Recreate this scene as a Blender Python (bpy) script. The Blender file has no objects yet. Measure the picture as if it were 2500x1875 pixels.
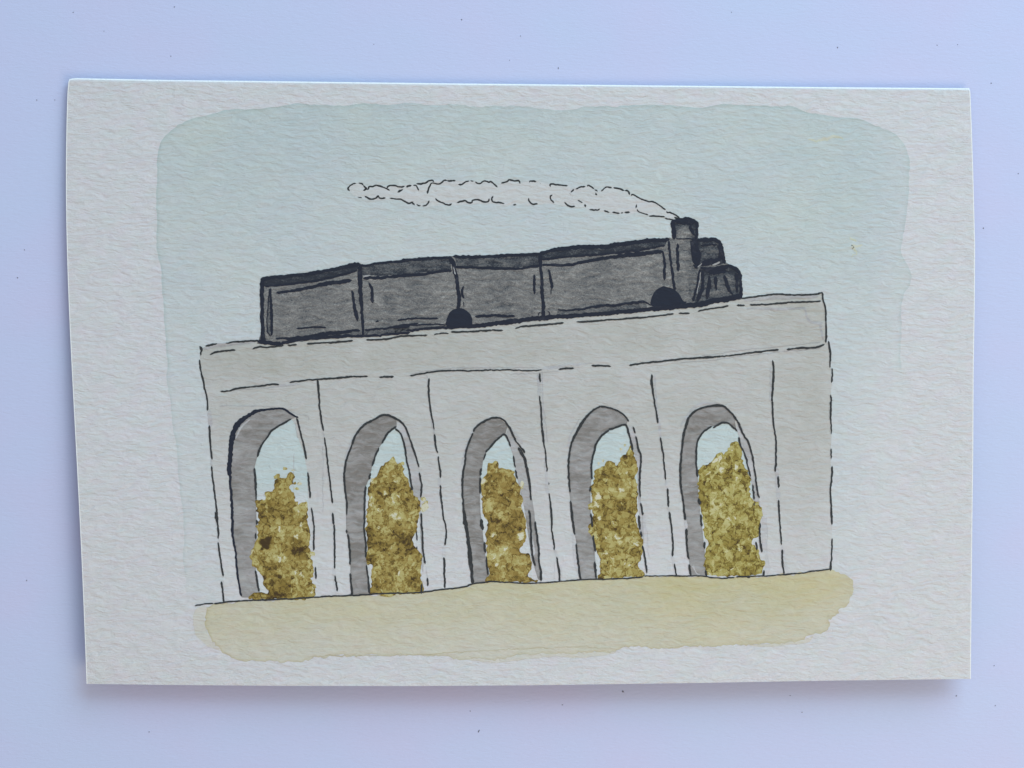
import bpy, math, random
import numpy as np
from mathutils import Vector
from mathutils.geometry import delaunay_2d_cdt

R = math.radians
rng = np.random.default_rng(11)
random.seed(5)
scn = bpy.context.scene
col = scn.collection

# ------------------------------------------------------------------ camera
S = 6.9e-5                 # metres per photo pixel on the table plane (2500 px = 17.25 cm)
H = 0.22                   # camera height above the table
cam_d = bpy.data.cameras.new("camera")
cam_d.sensor_width = 36.0
cam_d.lens = 36.0 * H / (2500 * S)
cam_d.clip_start = 0.005
cam_d.clip_end = 50
cam = bpy.data.objects.new("camera", cam_d)
cam.location = (0, 0, H)
col.objects.link(cam)
scn.camera = cam

# ------------------------------------------------------------------ light
world = bpy.data.worlds.new("World")
scn.world = world
world.use_nodes = True
bg = world.node_tree.nodes["Background"]
bg.inputs[0].default_value = (0.90, 0.89, 0.95, 1)
bg.inputs[1].default_value = 0.475

def area(name, loc, target, size, sy, power, color):
    d = bpy.data.lights.new(name, 'AREA')
    d.shape = 'RECTANGLE'; d.size = size; d.size_y = sy
    d.energy = power; d.color = color
    o = bpy.data.objects.new(name, d)
    o.location = loc
    o.rotation_euler = (Vector(target) - Vector(loc)).to_track_quat('-Z', 'Y').to_euler()
    col.objects.link(o)
    return o
# the window: low, behind the top edge of the card and a little to the right
area("window_light", (0.36, 0.62, 0.43), (0, 0, 0), 0.75, 0.52, 6.5, (0.60, 0.85, 1.0))
# added fill lamp without a known source: weak, warm, brightens the near side
area("warm_fill_light", (0.27, -0.36, 0.30), (0, 0, 0), 0.30, 0.22, 1.15, (1.0, 0.74, 0.48))

scn.view_settings.view_transform = 'Standard'
scn.view_settings.look = 'None'
scn.view_settings.exposure = 0.08
scn.view_settings.gamma = 1.0
scn.view_settings.use_curve_mapping = False

# ------------------------------------------------------------------ card surface and pixel -> place
def hgt(px, py):
    """height of the front panel's face: the fold at the top lies low, the bottom edge stands open"""
    v = np.clip((py - 190.0) / 1480.0, -0.05, 1.05)
    u = (px - 1250.0) / 1100.0
    vv = np.clip(v, 0, 2)
    z = 0.0011 + 0.0006 * vv + 0.0019 * vv ** 3.4
    z = z + 0.0006 * np.sin(math.pi * vv) * (u * u - 0.3)      # slight warp of the damp paper
    z = z + 0.0016 * np.exp(-((vv - 0.72) / 0.20) ** 2) * 0.6 * np.clip(-u - 0.35, 0, 1) ** 1.5      # the left side bows up
    z = z - 0.0009 * vv ** 6 * np.clip(-u - 0.4, 0, 1)          # and its corner sinks a little
    return z

def place(px, py, z):
    k = (H - z) / H
    return np.stack([(px - 1250.0) * S * k, (937.5 - py) * S * k, z], -1)

def on_card(px, py, off):
    px = np.asarray(px, float); py = np.asarray(py, float)
    return place(px, py, hgt(px, py) + off)

# ------------------------------------------------------------------ materials
class NT:
    def __init__(s, name):
        s.m = bpy.data.materials.new(name); s.m.use_nodes = True
        s.t = s.m.node_tree; s.t.nodes.clear()
        s.out = s.n('ShaderNodeOutputMaterial')
        s.b = s.n('ShaderNodeBsdfPrincipled')
        s.l(s.b.outputs[0], s.out.inputs[0])
        s.b.inputs['Roughness'].default_value = 0.9
        s.b.inputs['Specular IOR Level'].default_value = 0.12
        s.tc = s.n('ShaderNodeTexCoord').outputs['Object']
    def n(s, t): return s.t.nodes.new(t)
    def l(s, a, b): s.t.links.new(a, b)
    def math(s, op, a, b=None, c=None, clamp=False):
        n = s.n('ShaderNodeMath'); n.operation = op; n.use_clamp = clamp
        for i, v in enumerate((a, b, c)):
            if v is None: continue
            if isinstance(v, (int, float)): n.inputs[i].default_value = v
            else: s.l(v, n.inputs[i])
        return n.outputs[0]
    def mapped(s, sc, vec=None, rot=0.0, loc=(0, 0, 0)):
        n = s.n('ShaderNodeMapping'); n.inputs['Scale'].default_value = sc
        n.inputs['Rotation'].default_value = (0, 0, rot); n.inputs['Location'].default_value = loc
        s.l(vec or s.tc, n.inputs['Vector']); return n.outputs[0]
    def noise(s, vec, scale=1.0, detail=3, rough=0.55, dist=0.0, color=False):
        n = s.n('ShaderNodeTexNoise'); n.inputs['Scale'].default_value = scale
        n.inputs['Detail'].default_value = detail; n.inputs['Roughness'].default_value = rough
        n.inputs['Distortion'].default_value = dist
        s.l(vec, n.inputs['Vector'])
        return n.outputs['Color' if color else 'Fac']
    def mix(s, fac, a, b, mode='MIX'):
        n = s.n('ShaderNodeMix'); n.data_type = 'RGBA'; n.blend_type = mode
        for sock, v in ((n.inputs[0], fac), (n.inputs[6], a), (n.inputs[7], b)):
            if isinstance(v, (int, float)): sock.default_value = v
            elif isinstance(v, tuple): sock.default_value = (*v, 1)
            else: s.l(v, sock)
        return n.outputs[2]
    def ramp(s, fac, stops, interp='LINEAR'):
        n = s.n('ShaderNodeValToRGB'); cr = n.color_ramp; cr.interpolation = interp
        while len(cr.elements) < len(stops): cr.elements.new(0.5)
        for e, (p, c) in zip(cr.elements, stops):
            e.position = p; e.color = (*c, 1)
        s.l(fac, n.inputs[0]); return n.outputs[0]
    def attr(s, name):
        n = s.n('ShaderNodeAttribute'); n.attribute_name = name; return n.outputs['Fac']
    def bump(s, h, dist, strength=1.0, prev=None):
        n = s.n('ShaderNodeBump'); n.inputs['Strength'].default_value = strength
        n.inputs['Distance'].default_value = dist
        s.l(h, n.inputs['Height'])
        if prev is not None: s.l(prev, n.inputs['Normal'])
        return n.outputs[0]

def paper(s, bump_amt=1.0):
    """cold-pressed paper: felt marks running across the sheet, fine fibres; returns colour, height"""
    warp = s.n('ShaderNodeVectorMath'); warp.operation = 'MULTIPLY_ADD'
    wn = s.noise(s.tc, 260, 2, color=True)
    s.l(wn, warp.inputs[0]); warp.inputs[1].default_value = (0.0012, 0.0016, 0); s.l(s.tc, warp.inputs[2])
    v = warp.outputs[0]
    felt = s.noise(s.mapped((450, 1400, 1), v, R(1)), 1, 1.6, 0.5, 0.25)
    fib = s.noise(s.mapped((1500, 5200, 1), v, R(-9)), 1, 3, 0.6, 1.1)
    fib2 = s.noise(s.mapped((1300, 4800, 1), v, R(24), (3, 7, 0)), 1, 2, 0.5, 1.4)
    big = s.noise(s.mapped((170, 330, 1), s.tc, 0.2), 1, 2, 0.5)
    f2 = s.math('MULTIPLY', s.math('ABSOLUTE', s.math('SUBTRACT', fib2, 0.5)), -0.42)
    h = s.math('ADD', s.math('MULTIPLY', felt, 1.05), s.math('MULTIPLY', fib, 0.42))
    h = s.math('ADD', h, f2)
    hh = s.math('ADD', h, s.math('MULTIPLY', big, 0.35))
    nrm = s.bump(hh, 0.00026 * bump_amt)
    tint = s.noise(s.mapped((330, 420, 1), s.tc, 0, (9, 2, 0)), 1, 3, 0.6)
    c = s.ramp(tint, [(0.3, (0.645, 0.625, 0.655)), (0.5, (0.636, 0.640, 0.652)), (0.7, (0.620, 0.645, 0.642))])
    s.l(nrm, s.b.inputs['Normal'])
    return c, h

def m_paper():
    s = NT("cold_pressed_paper")
    c, h = paper(s)
    s.l(c, s.b.inputs['Base Color']); return s.m

def m_cut_lit_fold():
    s = NT("cut_edge_and_lit_fold")  # white of the cut sides, also paints the light along the fold
    n = s.noise(s.mapped((2500, 2500, 1), s.tc), 1, 2, 0.6)
    s.l(s.ramp(n, [(0.3, (0.74, 0.76, 0.75)), (0.6, (0.84, 0.86, 0.85))]), s.b.inputs['Base Color']); return s.m

def m_wash(name, target, var=0.35, gran=0.5, scale=90, bump_amt=0.9, rim=None, second=None, stretch=(1, 1.6, 1)):
    """watercolour wash: attribute d = pigment load, w = wet-edge load"""
    s = NT(name)
    c, h = paper(s, bump_amt)
    n = s.noise(s.mapped(tuple(scale * q for q in stretch), s.tc, 0.1), 1, 4, 0.6, 0.6)
    d = s.attr('d')
    f = s.math('MULTIPLY', s.math('SUBTRACT', n, 0.5), var * 3)
    g = s.math('MULTIPLY', s.math('SUBTRACT', 0.72, h), gran)
    f = s.math('MULTIPLY', d, s.math('ADD', s.math('ADD', f, g), 1.0), clamp=True)
    tgt = target
    if second is not None:
        n2 = s.noise(s.mapped((70, 90, 1), s.tc, 0, (4, 4, 0)), 1, 3, 0.55)
        tgt = s.mix(s.math('MULTIPLY_ADD', s.math('SUBTRACT', n2, 0.45), 3.0, 0.2, clamp=True), target, second)
    cc = s.mix(f, c, tgt)
    if rim is not None:
        cc = s.mix(s.math('MULTIPLY', s.attr('w'), 0.9, clamp=True), cc, rim)
    s.l(cc, s.b.inputs['Base Color']); return s.m

def m_train():
    s = NT("grey_train_wash")
    c, h = paper(s, 0.75)
    n = s.noise(s.mapped((190, 260, 1), s.tc, 0.4), 1, 5, 0.65, 0.8)
    n2 = s.noise(s.mapped((1900, 3200, 1), s.tc, -0.3), 1, 3, 0.7, 2.0)
    f = s.math('ADD', s.math('MULTIPLY', s.math('SUBTRACT', n, 0.5), 0.5), s.math('MULTIPLY', s.math('SUBTRACT', n2, 0.5), 1.7))
    f = s.math('ADD', f, s.math('MULTIPLY', s.math('SUBTRACT', 0.66, h), 0.75))
    f = s.math('ADD', f, s.attr('d'), clamp=True)
    cc = s.ramp(f, [(0.0, (0.36, 0.355, 0.335)), (0.3, (0.228, 0.224, 0.216)), (0.6, (0.138, 0.140, 0.142)), (0.85, (0.070, 0.078, 0.090)), (1.0, (0.035, 0.04, 0.052))])
    s.l(cc, s.b.inputs['Base Color']); return s.m

def m_ink(name, target, var=0.5, thin=(0.12, 0.125, 0.13), sc=900, spec=0.2, bump_amt=0.5):
    s = NT(name)
    c, h = paper(s, bump_amt)
    n = s.noise(s.mapped((sc, sc * 1.2, 1), s.tc), 1, 3, 0.6, 0.6)
    f = s.math('MULTIPLY_ADD', s.math('SUBTRACT', n, 0.58), var * 5, 0.0, clamp=True)
    cc = s.mix(f, target, thin)
    s.l(cc, s.b.inputs['Base Color'])
    s.b.inputs['Specular IOR Level'].default_value = spec
    return s.m

def m_bush(seed, warm=0.0, fine_amt=1.0):
    """glazed leaf dabs: each layer is a warped blot whose rim has dried darker"""
    s = NT("olive_foliage_wash")
    c, h = paper(s, 0.7)
    warp = s.n('ShaderNodeVectorMath'); warp.operation = 'MULTIPLY_ADD'
    wn = s.noise(s.mapped((900, 900, 1), s.tc, 0, (seed * .37, seed * .11, 0)), 1, 3, 0.7, 0.5, color=True)
    s.l(wn, warp.inputs[0]); warp.inputs[1].default_value = (0.0016, 0.0016, 0); s.l(s.tc, warp.inputs[2])
    v = warp.outputs[0]
    t = s.math('MULTIPLY_ADD', s.math('SUBTRACT', s.noise(s.mapped((210, 210, 1), s.tc, 0, (seed, seed, 0)), 1, 3, 0.6), 0.5), 0.42, s.attr('d'))
    def step(x, lo, hi):
        n = s.n('ShaderNodeMapRange'); n.interpolation_type = 'SMOOTHSTEP'
        n.inputs['From Min'].default_value = lo; n.inputs['From Max'].default_value = hi
        s.l(x, n.inputs['Value']); return n.outputs['Result']
    for k, (sc, th, a, b, soft) in enumerate(((250, 0.50, 0.07, 0.14, 0.035), (430, 0.52, 0.13, 0.18, 0.05), (430, 0.50, 0.10, 0.14, 0.05), (820, 0.53, 0.09, 0.26, 0.05), (1350, 0.55, 0.13 * fine_amt, 0.14 * fine_amt, 0.09))):
        n = s.noise(s.mapped((sc, sc * 0.9, 1), v, 0.4 * k, (seed * 1.7 + 13 * k, 5.1 * k, 0)), 1, 1.5, 0.45, 0.3)
        f = step(n, th, th + 0.012)
        rim = s.math('MULTIPLY', f, s.math('SUBTRACT', 1.0, step(n, th + 0.012, th + soft)))
        t = s.math('MULTIPLY_ADD', f, a, t)
        t = s.math('MULTIPLY_ADD', rim, b, t)
    n = s.noise(s.mapped((620, 560, 1), v, 0.9, (seed * 3.1, 40, 0)), 1, 1.5, 0.5, 0.6)
    t = s.math('MULTIPLY_ADD', step(n, 0.665, 0.685), -0.36, t)           # flecks of bare paper
    t = s.math('MULTIPLY_ADD', s.math('SUBTRACT', s.noise(s.mapped((2400, 2600, 1), s.tc), 1, 2, 0.6), 0.5), 0.20, t)
    t = s.math('ADD', t, s.math('MULTIPLY', s.attr('w'), 0.20), clamp=True)
    w = warm
    cc = s.ramp(t, [(0.0, (0.62, 0.60, 0.46)), (0.09, (0.52, 0.485, 0.235)), (0.27, (0.43, 0.375 - .008 * w, 0.138)),
                    (0.45, (0.325, 0.250 - .012 * w, 0.072)), (0.64, (0.225, 0.165 - .01 * w, 0.040)), (0.82, (0.13, 0.092, 0.028)), (1.0, (0.065, 0.042, 0.020))])
    s.l(cc, s.b.inputs['Base Color'])
    s.b.inputs['Roughness'].default_value = 0.75
    return s.m

def m_table():
    s = NT("bluish_white_sheet")
    n = s.noise(s.mapped((35, 48, 1), s.tc), 1, 3, 0.5)
    c = s.ramp(n, [(0.35, (0.545, 0.575, 0.79)), (0.5, (0.530, 0.584, 0.80)), (0.65, (0.520, 0.593, 0.80))])
    f = s.noise(s.mapped((700, 2300, 1), s.tc, 0.05), 1, 4, 0.65, 0.5)
    c = s.mix(s.math('MULTIPLY', f, 0.06), c, (0.48, 0.53, 0.74))
    s.l(c, s.b.inputs['Base Color'])
    g = s.noise(s.mapped((45, 70, 1), s.tc), 1, 2)
    s.l(s.bump(s.math('ADD', f, s.math('MULTIPLY', g, 3.0)), 0.00005), s.b.inputs['Normal'])
    return s.m

M = dict(
    paper=m_paper(), cut_lit_fold=m_cut_lit_fold(), table=m_table(),
    sky=m_wash("pale_teal_sky_wash", (0.425, 0.52, 0.525), var=0.16, gran=0.25, scale=60, rim=(0.375, 0.475, 0.46), second=(0.475, 0.555, 0.51)),
    opening=m_wash("pale_blue_sky_wash", (0.50, 0.60, 0.59), var=0.15, gran=0.25, rim=(0.44, 0.54, 0.53)),
    stone=m_wash("pale_grey_stone_wash", (0.42, 0.418, 0.375), var=0.28, gran=0.4, scale=110, rim=(0.40, 0.40, 0.37), stretch=(1, 1.4, 1)),
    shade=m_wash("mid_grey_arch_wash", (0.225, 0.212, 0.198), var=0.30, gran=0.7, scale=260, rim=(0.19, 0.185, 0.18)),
    ground=m_wash("sandy_ground_wash", (0.53, 0.475, 0.245), var=0.22, gran=0.3, scale=75, rim=(0.44, 0.38, 0.19), second=(0.50, 0.47, 0.27)),
    groundline=m_wash("sandy_dried_edge", (0.43, 0.37, 0.16), var=0.2, gran=0.2, scale=200),
    smoke=m_wash("unpainted_smoke", (0.53, 0.545, 0.525), var=0.1, gran=0.2),
    stain=m_wash("yellow_green_stain", (0.47, 0.50, 0.25), var=0.4, gran=0.6, scale=300),
    pencil=m_wash("faint_grey_line", (0.27, 0.265, 0.26), var=0.4, gran=0.8, scale=500),
    train=m_train(),
    ink=m_ink("black_pen_ink", (0.040, 0.043, 0.045)),
    brush=m_ink("blue_black_brush_ink", (0.022, 0.026, 0.040), thin=(0.075, 0.078, 0.095), sc=620, var=0.45),
    wheel=m_ink("blue_black_wheel_ink", (0.022, 0.027, 0.042), thin=(0.05, 0.055, 0.07), sc=400, var=0.35),
)

# ------------------------------------------------------------------ mesh helpers
def finish(o, parent):
    col.objects.link(o)
    if parent is not None: o.parent = parent
    return o

def mesh_from(name, verts, faces, mat, parent=None, attrs=None, smooth=True):
    me = bpy.data.meshes.new(name)
    me.from_pydata([tuple(map(float, v)) for v in verts], [], [tuple(int(i) for i in f) for f in faces])
    me.materials.append(mat)
    if smooth and len(me.polygons): me.polygons.foreach_set('use_smooth', [True] * len(me.polygons))
    for k, a in (attrs or {}).items():
        at = me.attributes.new(k, 'FLOAT', 'POINT'); at.data.foreach_set('value', np.asarray(a, np.float32))
    me.update()
    return finish(bpy.data.objects.new(name, me), parent)

def wob(n, corr, amp):
    """smooth random wobble along n samples"""
    k = max(2, int(n / corr) + 3)
    ys = rng.normal(0, 1, k)
    x = np.linspace(0, k - 1, n)
    i = np.minimum(x.astype(int), k - 2); f = x - i; f = f * f * (3 - 2 * f)
    return (ys[i] * (1 - f) + ys[i + 1] * f) * amp

def resample(P, step, closed=False):
    P = np.asarray(P, float)
    if closed: P = np.vstack([P, P[:1]])
    d = np.r_[0, np.cumsum(np.hypot(*np.diff(P, axis=0).T))]
    n = max(2, int(round(d[-1] / step)) + 1)
    t = np.linspace(0, d[-1], n)
    Q = np.stack([np.interp(t, d, P[:, 0]), np.interp(t, d, P[:, 1])], 1)
    return Q[:-1] if closed else Q

def spline(P, closed=False, m=6):
    P = np.asarray(P, float); n = len(P)
    if n < 3: return P
    out = []
    rngi = range(n if closed else n - 1)
    for i in rngi:
        if closed: a, b, c, d = P[(i - 1) % n], P[i], P[(i + 1) % n], P[(i + 2) % n]
        else: a, b, c, d = P[max(i - 1, 0)], P[i], P[i + 1], P[min(i + 2, n - 1)]
        for t in np.linspace(0, 1, m, endpoint=False):
            out.append(0.5 * ((2 * b) + (c - a) * t + (2 * a - 5 * b + 4 * c - d) * t * t + (3 * b - a - 3 * c + d) * t ** 3))
    if not closed: out.append(P[-1])
    return np.array(out)

def normals(P, closed):
    if closed: T = np.roll(P, -1, 0) - np.roll(P, 1, 0)
    else: T = np.gradient(P, axis=0)
    T /= np.maximum(np.hypot(T[:, 0], T[:, 1])[:, None], 1e-9)
    return np.stack([-T[:, 1], T[:, 0]], 1)

def rough_outline(P, step=4, amp=1.0, corr=3, amp2=0.0, corr2=12, smooth=True):
    Q = resample(spline(P, True) if smooth else P, step, True)
    N = normals(Q, True)
    w = wob(len(Q), corr, amp) + wob(len(Q), corr2, amp2)
    m = min(8, len(Q) // 4)
    if m: w[-m:] = w[-m:] * np.linspace(1, 0, m); w[:m] *= np.linspace(0, 1, m)
    return Q + N * w[:, None]

def inside(px, py, poly):
    x0, y0 = poly[:, 0], poly[:, 1]; x1, y1 = np.roll(x0, -1), np.roll(y0, -1)
    r = np.zeros(len(px), bool)
    for a, b, c, d in zip(x0, y0, x1, y1):
        if b == d: continue
        k = ((b > py) != (d > py)) & (px < (c - a) * (py - b) / (d - b) + a)
        r ^= k
    return r

def dist_to(px, py, poly):
    A = poly; B = np.roll(poly, -1, 0)
    out = np.empty(len(px))
    D = B - A; L = np.maximum((D ** 2).sum(1), 1e-9)
    for s0 in range(0, len(px), 2000):
        P = np.stack([px[s0:s0 + 2000], py[s0:s0 + 2000]], 1)
        t = np.clip(((P[:, None, :] - A[None]) * D[None]).sum(2) / L[None], 0, 1)
        q = A[None] + t[..., None] * D[None] - P[:, None, :]
        out[s0:s0 + 2000] = np.sqrt((q ** 2).sum(2).min(1))
    return out

def sheet(name, outline, off, mat, parent, grid=8, d=1.0, wet=0.0, wetw=5.0, holes=()):
    """a film of paint lying on the card; outline in photo pixels"""
    outline = np.asarray(outline, float)
    loops = [outline] + [np.asarray(h, float) for h in holes]
    x0, y0 = outline.min(0); x1, y1 = outline.max(0)
    gx, gy = np.meshgrid(np.arange(x0 + grid * .3, x1, grid), np.arange(y0 + grid * .3, y1, grid))
    gx = gx.ravel() + rng.uniform(-.2, .2, gx.size) * grid; gy = gy.ravel() + rng.uniform(-.2, .2, gy.size) * grid
    k = inside(gx, gy, outline)
    gx, gy = gx[k], gy[k]
    if len(gx):
        k = dist_to(gx, gy, outline) > grid * 0.35
        gx, gy = gx[k], gy[k]
    pts = []; edges = []
    for lp in loops:
        b = len(pts); n = len(lp)
        pts += [Vector((float(x), float(y))) for x, y in lp]
        edges += [(b + i, b + (i + 1) % n) for i in range(n)]
    if callable(wet) or wet > 0:          # a ring just inside, so that the dried edge is narrow
        N = normals(outline, True)
        area2 = np.sum(outline[:, 0] * np.roll(outline[:, 1], -1) - np.roll(outline[:, 0], -1) * outline[:, 1])
        sg = 1 if area2 > 0 else -1
        for r_ in (0.45, 1.0):
            ring = outline + N * sg * wetw * r_
            k = inside(ring[:, 0], ring[:, 1], outline)
            ring = ring[k]
            if len(ring):
                dd = dist_to(ring[:, 0], ring[:, 1], outline)
                ring = ring[dd > wetw * r_ * 0.8]
                pts += [Vector((float(x), float(y))) for x, y in ring]
    pts += [Vector((float(x), float(y))) for x, y in zip(gx, gy)]
    vo, _, fo, _, _, _ = delaunay_2d_cdt(pts, edges, [], 0, 1e-4)
    V = np.array([(v[0], v[1]) for v in vo]); F = np.array([f for f in fo if len(f) == 3])
    C = V[F].mean(1)
    k = inside(C[:, 0], C[:, 1], outline)
    for h in loops[1:]: k &= ~inside(C[:, 0], C[:, 1], h)
    F = F[k]
    a = V[F]; cr = (a[:, 1, 0] - a[:, 0, 0]) * (a[:, 2, 1] - a[:, 0, 1]) - (a[:, 1, 1] - a[:, 0, 1]) * (a[:, 2, 0] - a[:, 0, 0])
    F = F[np.abs(cr) > 1e-5]; cr = cr[np.abs(cr) > 1e-5]
    F[cr > 0] = F[cr > 0][:, ::-1]        # photo y runs down: flip so that faces look up
    used = np.unique(F); rem = -np.ones(len(V), int); rem[used] = np.arange(len(used))
    V = V[used]; F = rem[F]
    dd = dist_to(V[:, 0], V[:, 1], outline)
    D = d(V[:, 0], V[:, 1], dd) if callable(d) else np.full(len(V), float(d))
    wv = wet(V[:, 0], V[:, 1]) if callable(wet) else wet
    W = wv * np.exp(-(dd / wetw) ** 2 * 1.5) if (callable(wet) or wet > 0) else np.zeros(len(V))
    return mesh_from(name, on_card(V[:, 0], V[:, 1], off), F, mat, parent, {'d': D, 'w': W})

def ribbons(name, strokes, off, mat, parent, jit=0.32, d=1.0, dz=2.2e-7):
    """pen or brush strokes; each (points, width) or (points, [widths])"""
    V = []; F = []; DA = []; base = 0
    for si, st in enumerate(strokes):
        P, w = st[0], st[1]
        P = np.asarray(P, float)
        if len(P) == 1: P = np.vstack([P, P + [[0.8, 0.8]]])
        w = (np.full(len(P), float(w)) if np.isscalar(w) else np.asarray(w, float)) * 1.0
        dd = np.r_[0, np.cumsum(np.hypot(*np.diff(P, axis=0).T))]
        Q = resample(spline(P), 2.2)
        n = len(Q)
        ww = np.interp(np.linspace(0, dd[-1], n), dd, w)
        L = dd[-1]; s_ = np.linspace(0, L, n)
        Nn = normals(Q, False)
        Q = Q + Nn * (wob(n, 3.5, jit) + wob(n, 14, jit * 0.9))[:, None]
        wl = ww * 0.5 * (1 + wob(n, 2.2, 0.13) + wob(n, 9, 0.12)); wr = ww * 0.5 * (1 + wob(n, 2.2, 0.13) + wob(n, 9, 0.12))
        # rounded ends
        e = np.minimum(s_, L - s_)
        cap = np.sqrt(np.clip(1 - (1 - np.clip(e / (ww * 0.5 + 1e-6), 0, 1)) ** 2, 0, 1)) * 0.85 + 0.15
        Tn = np.stack([Nn[:, 1], -Nn[:, 0]], 1)
        Q[0] -= Tn[0] * ww[0] * 0.35; Q[-1] += Tn[-1] * ww[-1] * 0.35
        A = Q + Nn * (wl * cap)[:, None]; B = Q - Nn * (wr * cap)[:, None]
        o_ = off + si * dz
        V.append(on_card(A[:, 0], A[:, 1], o_)); V.append(on_card(B[:, 0], B[:, 1], o_))
        DA.append(d(Q[:, 0], Q[:, 1]) if callable(d) else np.full(n, float(d))); DA.append(DA[-1])
        for i in range(n - 1):
            F.append((base + i, base + i + 1, base + n + i + 1, base + n + i))
        base += 2 * n
    V = np.vstack(V)
    # make sure the faces look up
    F2 = []
    for f in F:
        a, b, c = V[f[0]], V[f[1]], V[f[2]]
        z = (b[0] - a[0]) * (c[1] - a[1]) - (b[1] - a[1]) * (c[0] - a[0])
        F2.append(f if z > 0 else f[::-1])
    return mesh_from(name, V, F2, mat, parent, {'d': np.concatenate(DA), 'w': np.zeros(len(V))})

def Z(x0, y0, k):
    return lambda *p: [(x0 + a / k, y0 + b / k) for a, b in p]
K = 5.53
Sa, Sb = Z(820, 420, K), Z(1200, 420, 4.424)
Z1, Z2, Z3, Z4 = Z(600, 500, 4.6075), Z(960, 500, 4.6075), Z(1300, 450, 4.6075), Z(1560, 500, 6.143)
V1, V2, V3, V4, V5, V6, V7 = Z(460, 780, K), Z(800, 780, K), Z(1120, 780, K), Z(1360, 780, K), Z(1660, 680, K), Z(1660, 980, K), Z(1660, 1200, K)
K1, K1b, K3, K3b, K5, K5b, K7, K7b = Z(500, 980, K), Z(500, 1200, K), Z(800, 980, K), Z(800, 1200, K), Z(1100, 980, K), Z(1100, 1200, K), Z(1360, 980, K), Z(1360, 1200, K)
G1 = Z(460, 1400, K)
OV = Z(0, 0, 2212 / 2500.0)

# ------------------------------------------------------------------ the setting
me = bpy.data.meshes.new("table_surface")
nx, ny = 60, 60
xs = np.linspace(-0.6, 0.6, nx); ys = np.linspace(-0.6, 0.6, ny)
gv = [(x, y, 0.0) for y in ys for x in xs]
gf = [(j * nx + i, j * nx + i + 1, (j + 1) * nx + i + 1, (j + 1) * nx + i) for j in range(ny - 1) for i in range(nx - 1)]
table = mesh_from("table_surface", gv, gf, M['table'])
table['kind'] = 'structure'
table['label'] = 'smooth bluish white paper surface under the painted card'

# ------------------------------------------------------------------ the card
card = bpy.data.objects.new("greeting_card", None)
col.objects.link(card)
card['label'] = 'folded greeting card of textured paper with a painted steam train crossing a viaduct'
card['category'] = 'greeting card'

# outline of the panel: left and right edges as x(y), top and bottom edges as y(x), in photo pixels
_ly = np.array([240, 300, 366, 488, 570, 671, 800, 900, 1000, 1100, 1200, 1302, 1444, 1566, 1669]); _lx = np.array([164.3, 162.6, 161.5, 161, 162.7, 165.6, 170.5, 175, 180.5, 186, 191, 196.5, 202.5, 207.5, 211.5])
_pf = np.polyfit((_ly - 950) / 700.0, _lx, 5)
LY = np.r_[190, 196, 205, np.arange(230, 1681, 15)]; LX = np.r_[171, 168.2, 166.3, np.polyval(_pf, (np.arange(230, 1681, 15) - 950) / 700.0)]
RY = np.array([215, 225, 300, 420, 600, 750, 900, 1100, 1300, 1500, 1657]); RX = np.array([2366, 2369, 2372, 2376, 2380.5, 2379.5, 2377, 2376, 2373.5, 2371.5, 2370])
TX = np.array([165, 180, 400, 700, 1100, 1600, 2000, 2370]); TY = np.array([194, 190.5, 195, 198.5, 203.5, 208.5, 212.5, 215.5])
BX = np.array([205, 400, 700, 1000, 1300, 1700, 2000, 2372]); BY = np.array([1669.5, 1672, 1674.5, 1675, 1673, 1667.5, 1662, 1657.5])

def panel_grid(nu, vs):
    rows = []
    for v in vs:
        y_guess = 190 + v * 1475
        row = []
        for u in US:
            xt = 170 + u * 2196; xb = 211.5 + u * 2158.5
            y = np.interp(xt, TX, TY) * (1 - v) + np.interp(xb, BX, BY) * v
            xl = np.interp(y, LY, LX); xr = np.interp(y, RY, RX)
            row.append((xl + (xr - xl) * u, y))
        rows.append(row)
    return np.array(rows)
US = np.r_[0.0, 0.0009, np.linspace(0.006, 0.994, 157), 0.9991, 1.0]
nu = len(US)
vs = np.r_[0.0, 0.0010, 0.0021, 0.0034, np.linspace(0.006, 1, 110)]
G = panel_grid(nu, vs)
TH = 0.00030
def panel_mesh():
    px, py = G[..., 0].ravel(), G[..., 1].ravel()
    vv = np.repeat(vs, nu)
    drop = np.where(vv < 0.0034, 0.00042 * (1 - vv / 0.0034) ** 1.6, 0.0)     # rounded fold along the top
    uu = np.tile(np.linspace(0, 1, nu), len(vs))
    top = place(px, py, hgt(px, py) - drop)
    bot = top.copy(); bot[:, 2] -= TH
    nr = len(vs); n = nr * nu
    F = []
    for j in range(nr - 1):
        for i in range(nu - 1):
            a = j * nu + i
            F.append((a, a + nu, a + nu + 1, a + 1))
            F.append((n + a, n + a + 1, n + a + nu + 1, n + a + nu))
    border = [i for i in range(nu)] + [j * nu + nu - 1 for j in range(1, nr)] + [(nr - 1) * nu + i for i in range(nu - 2, -1, -1)] + [j * nu for j in range(nr - 2, 0, -1)]
    m = len(border)
    # side walls get their own vertices so that the cut edge stays crisp
    V = np.vstack([top, bot, top[border], bot[border]])
    for q in range(m):
        a, b = 2 * n + q, 2 * n + (q + 1) % m
        F.append((a, b, b + m, a + m))
    return V, F
Vp, Fp = panel_mesh()
front = mesh_from("front_panel", Vp, Fp, M['paper'], card)
front.data.materials.append(M['cut_lit_fold'])
_nr = len(vs); _k = 0
_mi = np.zeros(len(Fp), int)
for j in range(_nr - 1):
    for i in range(nu - 1):
        if i in (0, nu - 2) or j < 2: _mi[_k] = 1  # sides are cut fibre; top rows whitened as light caught by the fold
        _k += 2
_mi[_k:] = 1
front.data.polygons.foreach_set('material_index', _mi)
front['label'] = 'textured off-white front panel of the card'

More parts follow.
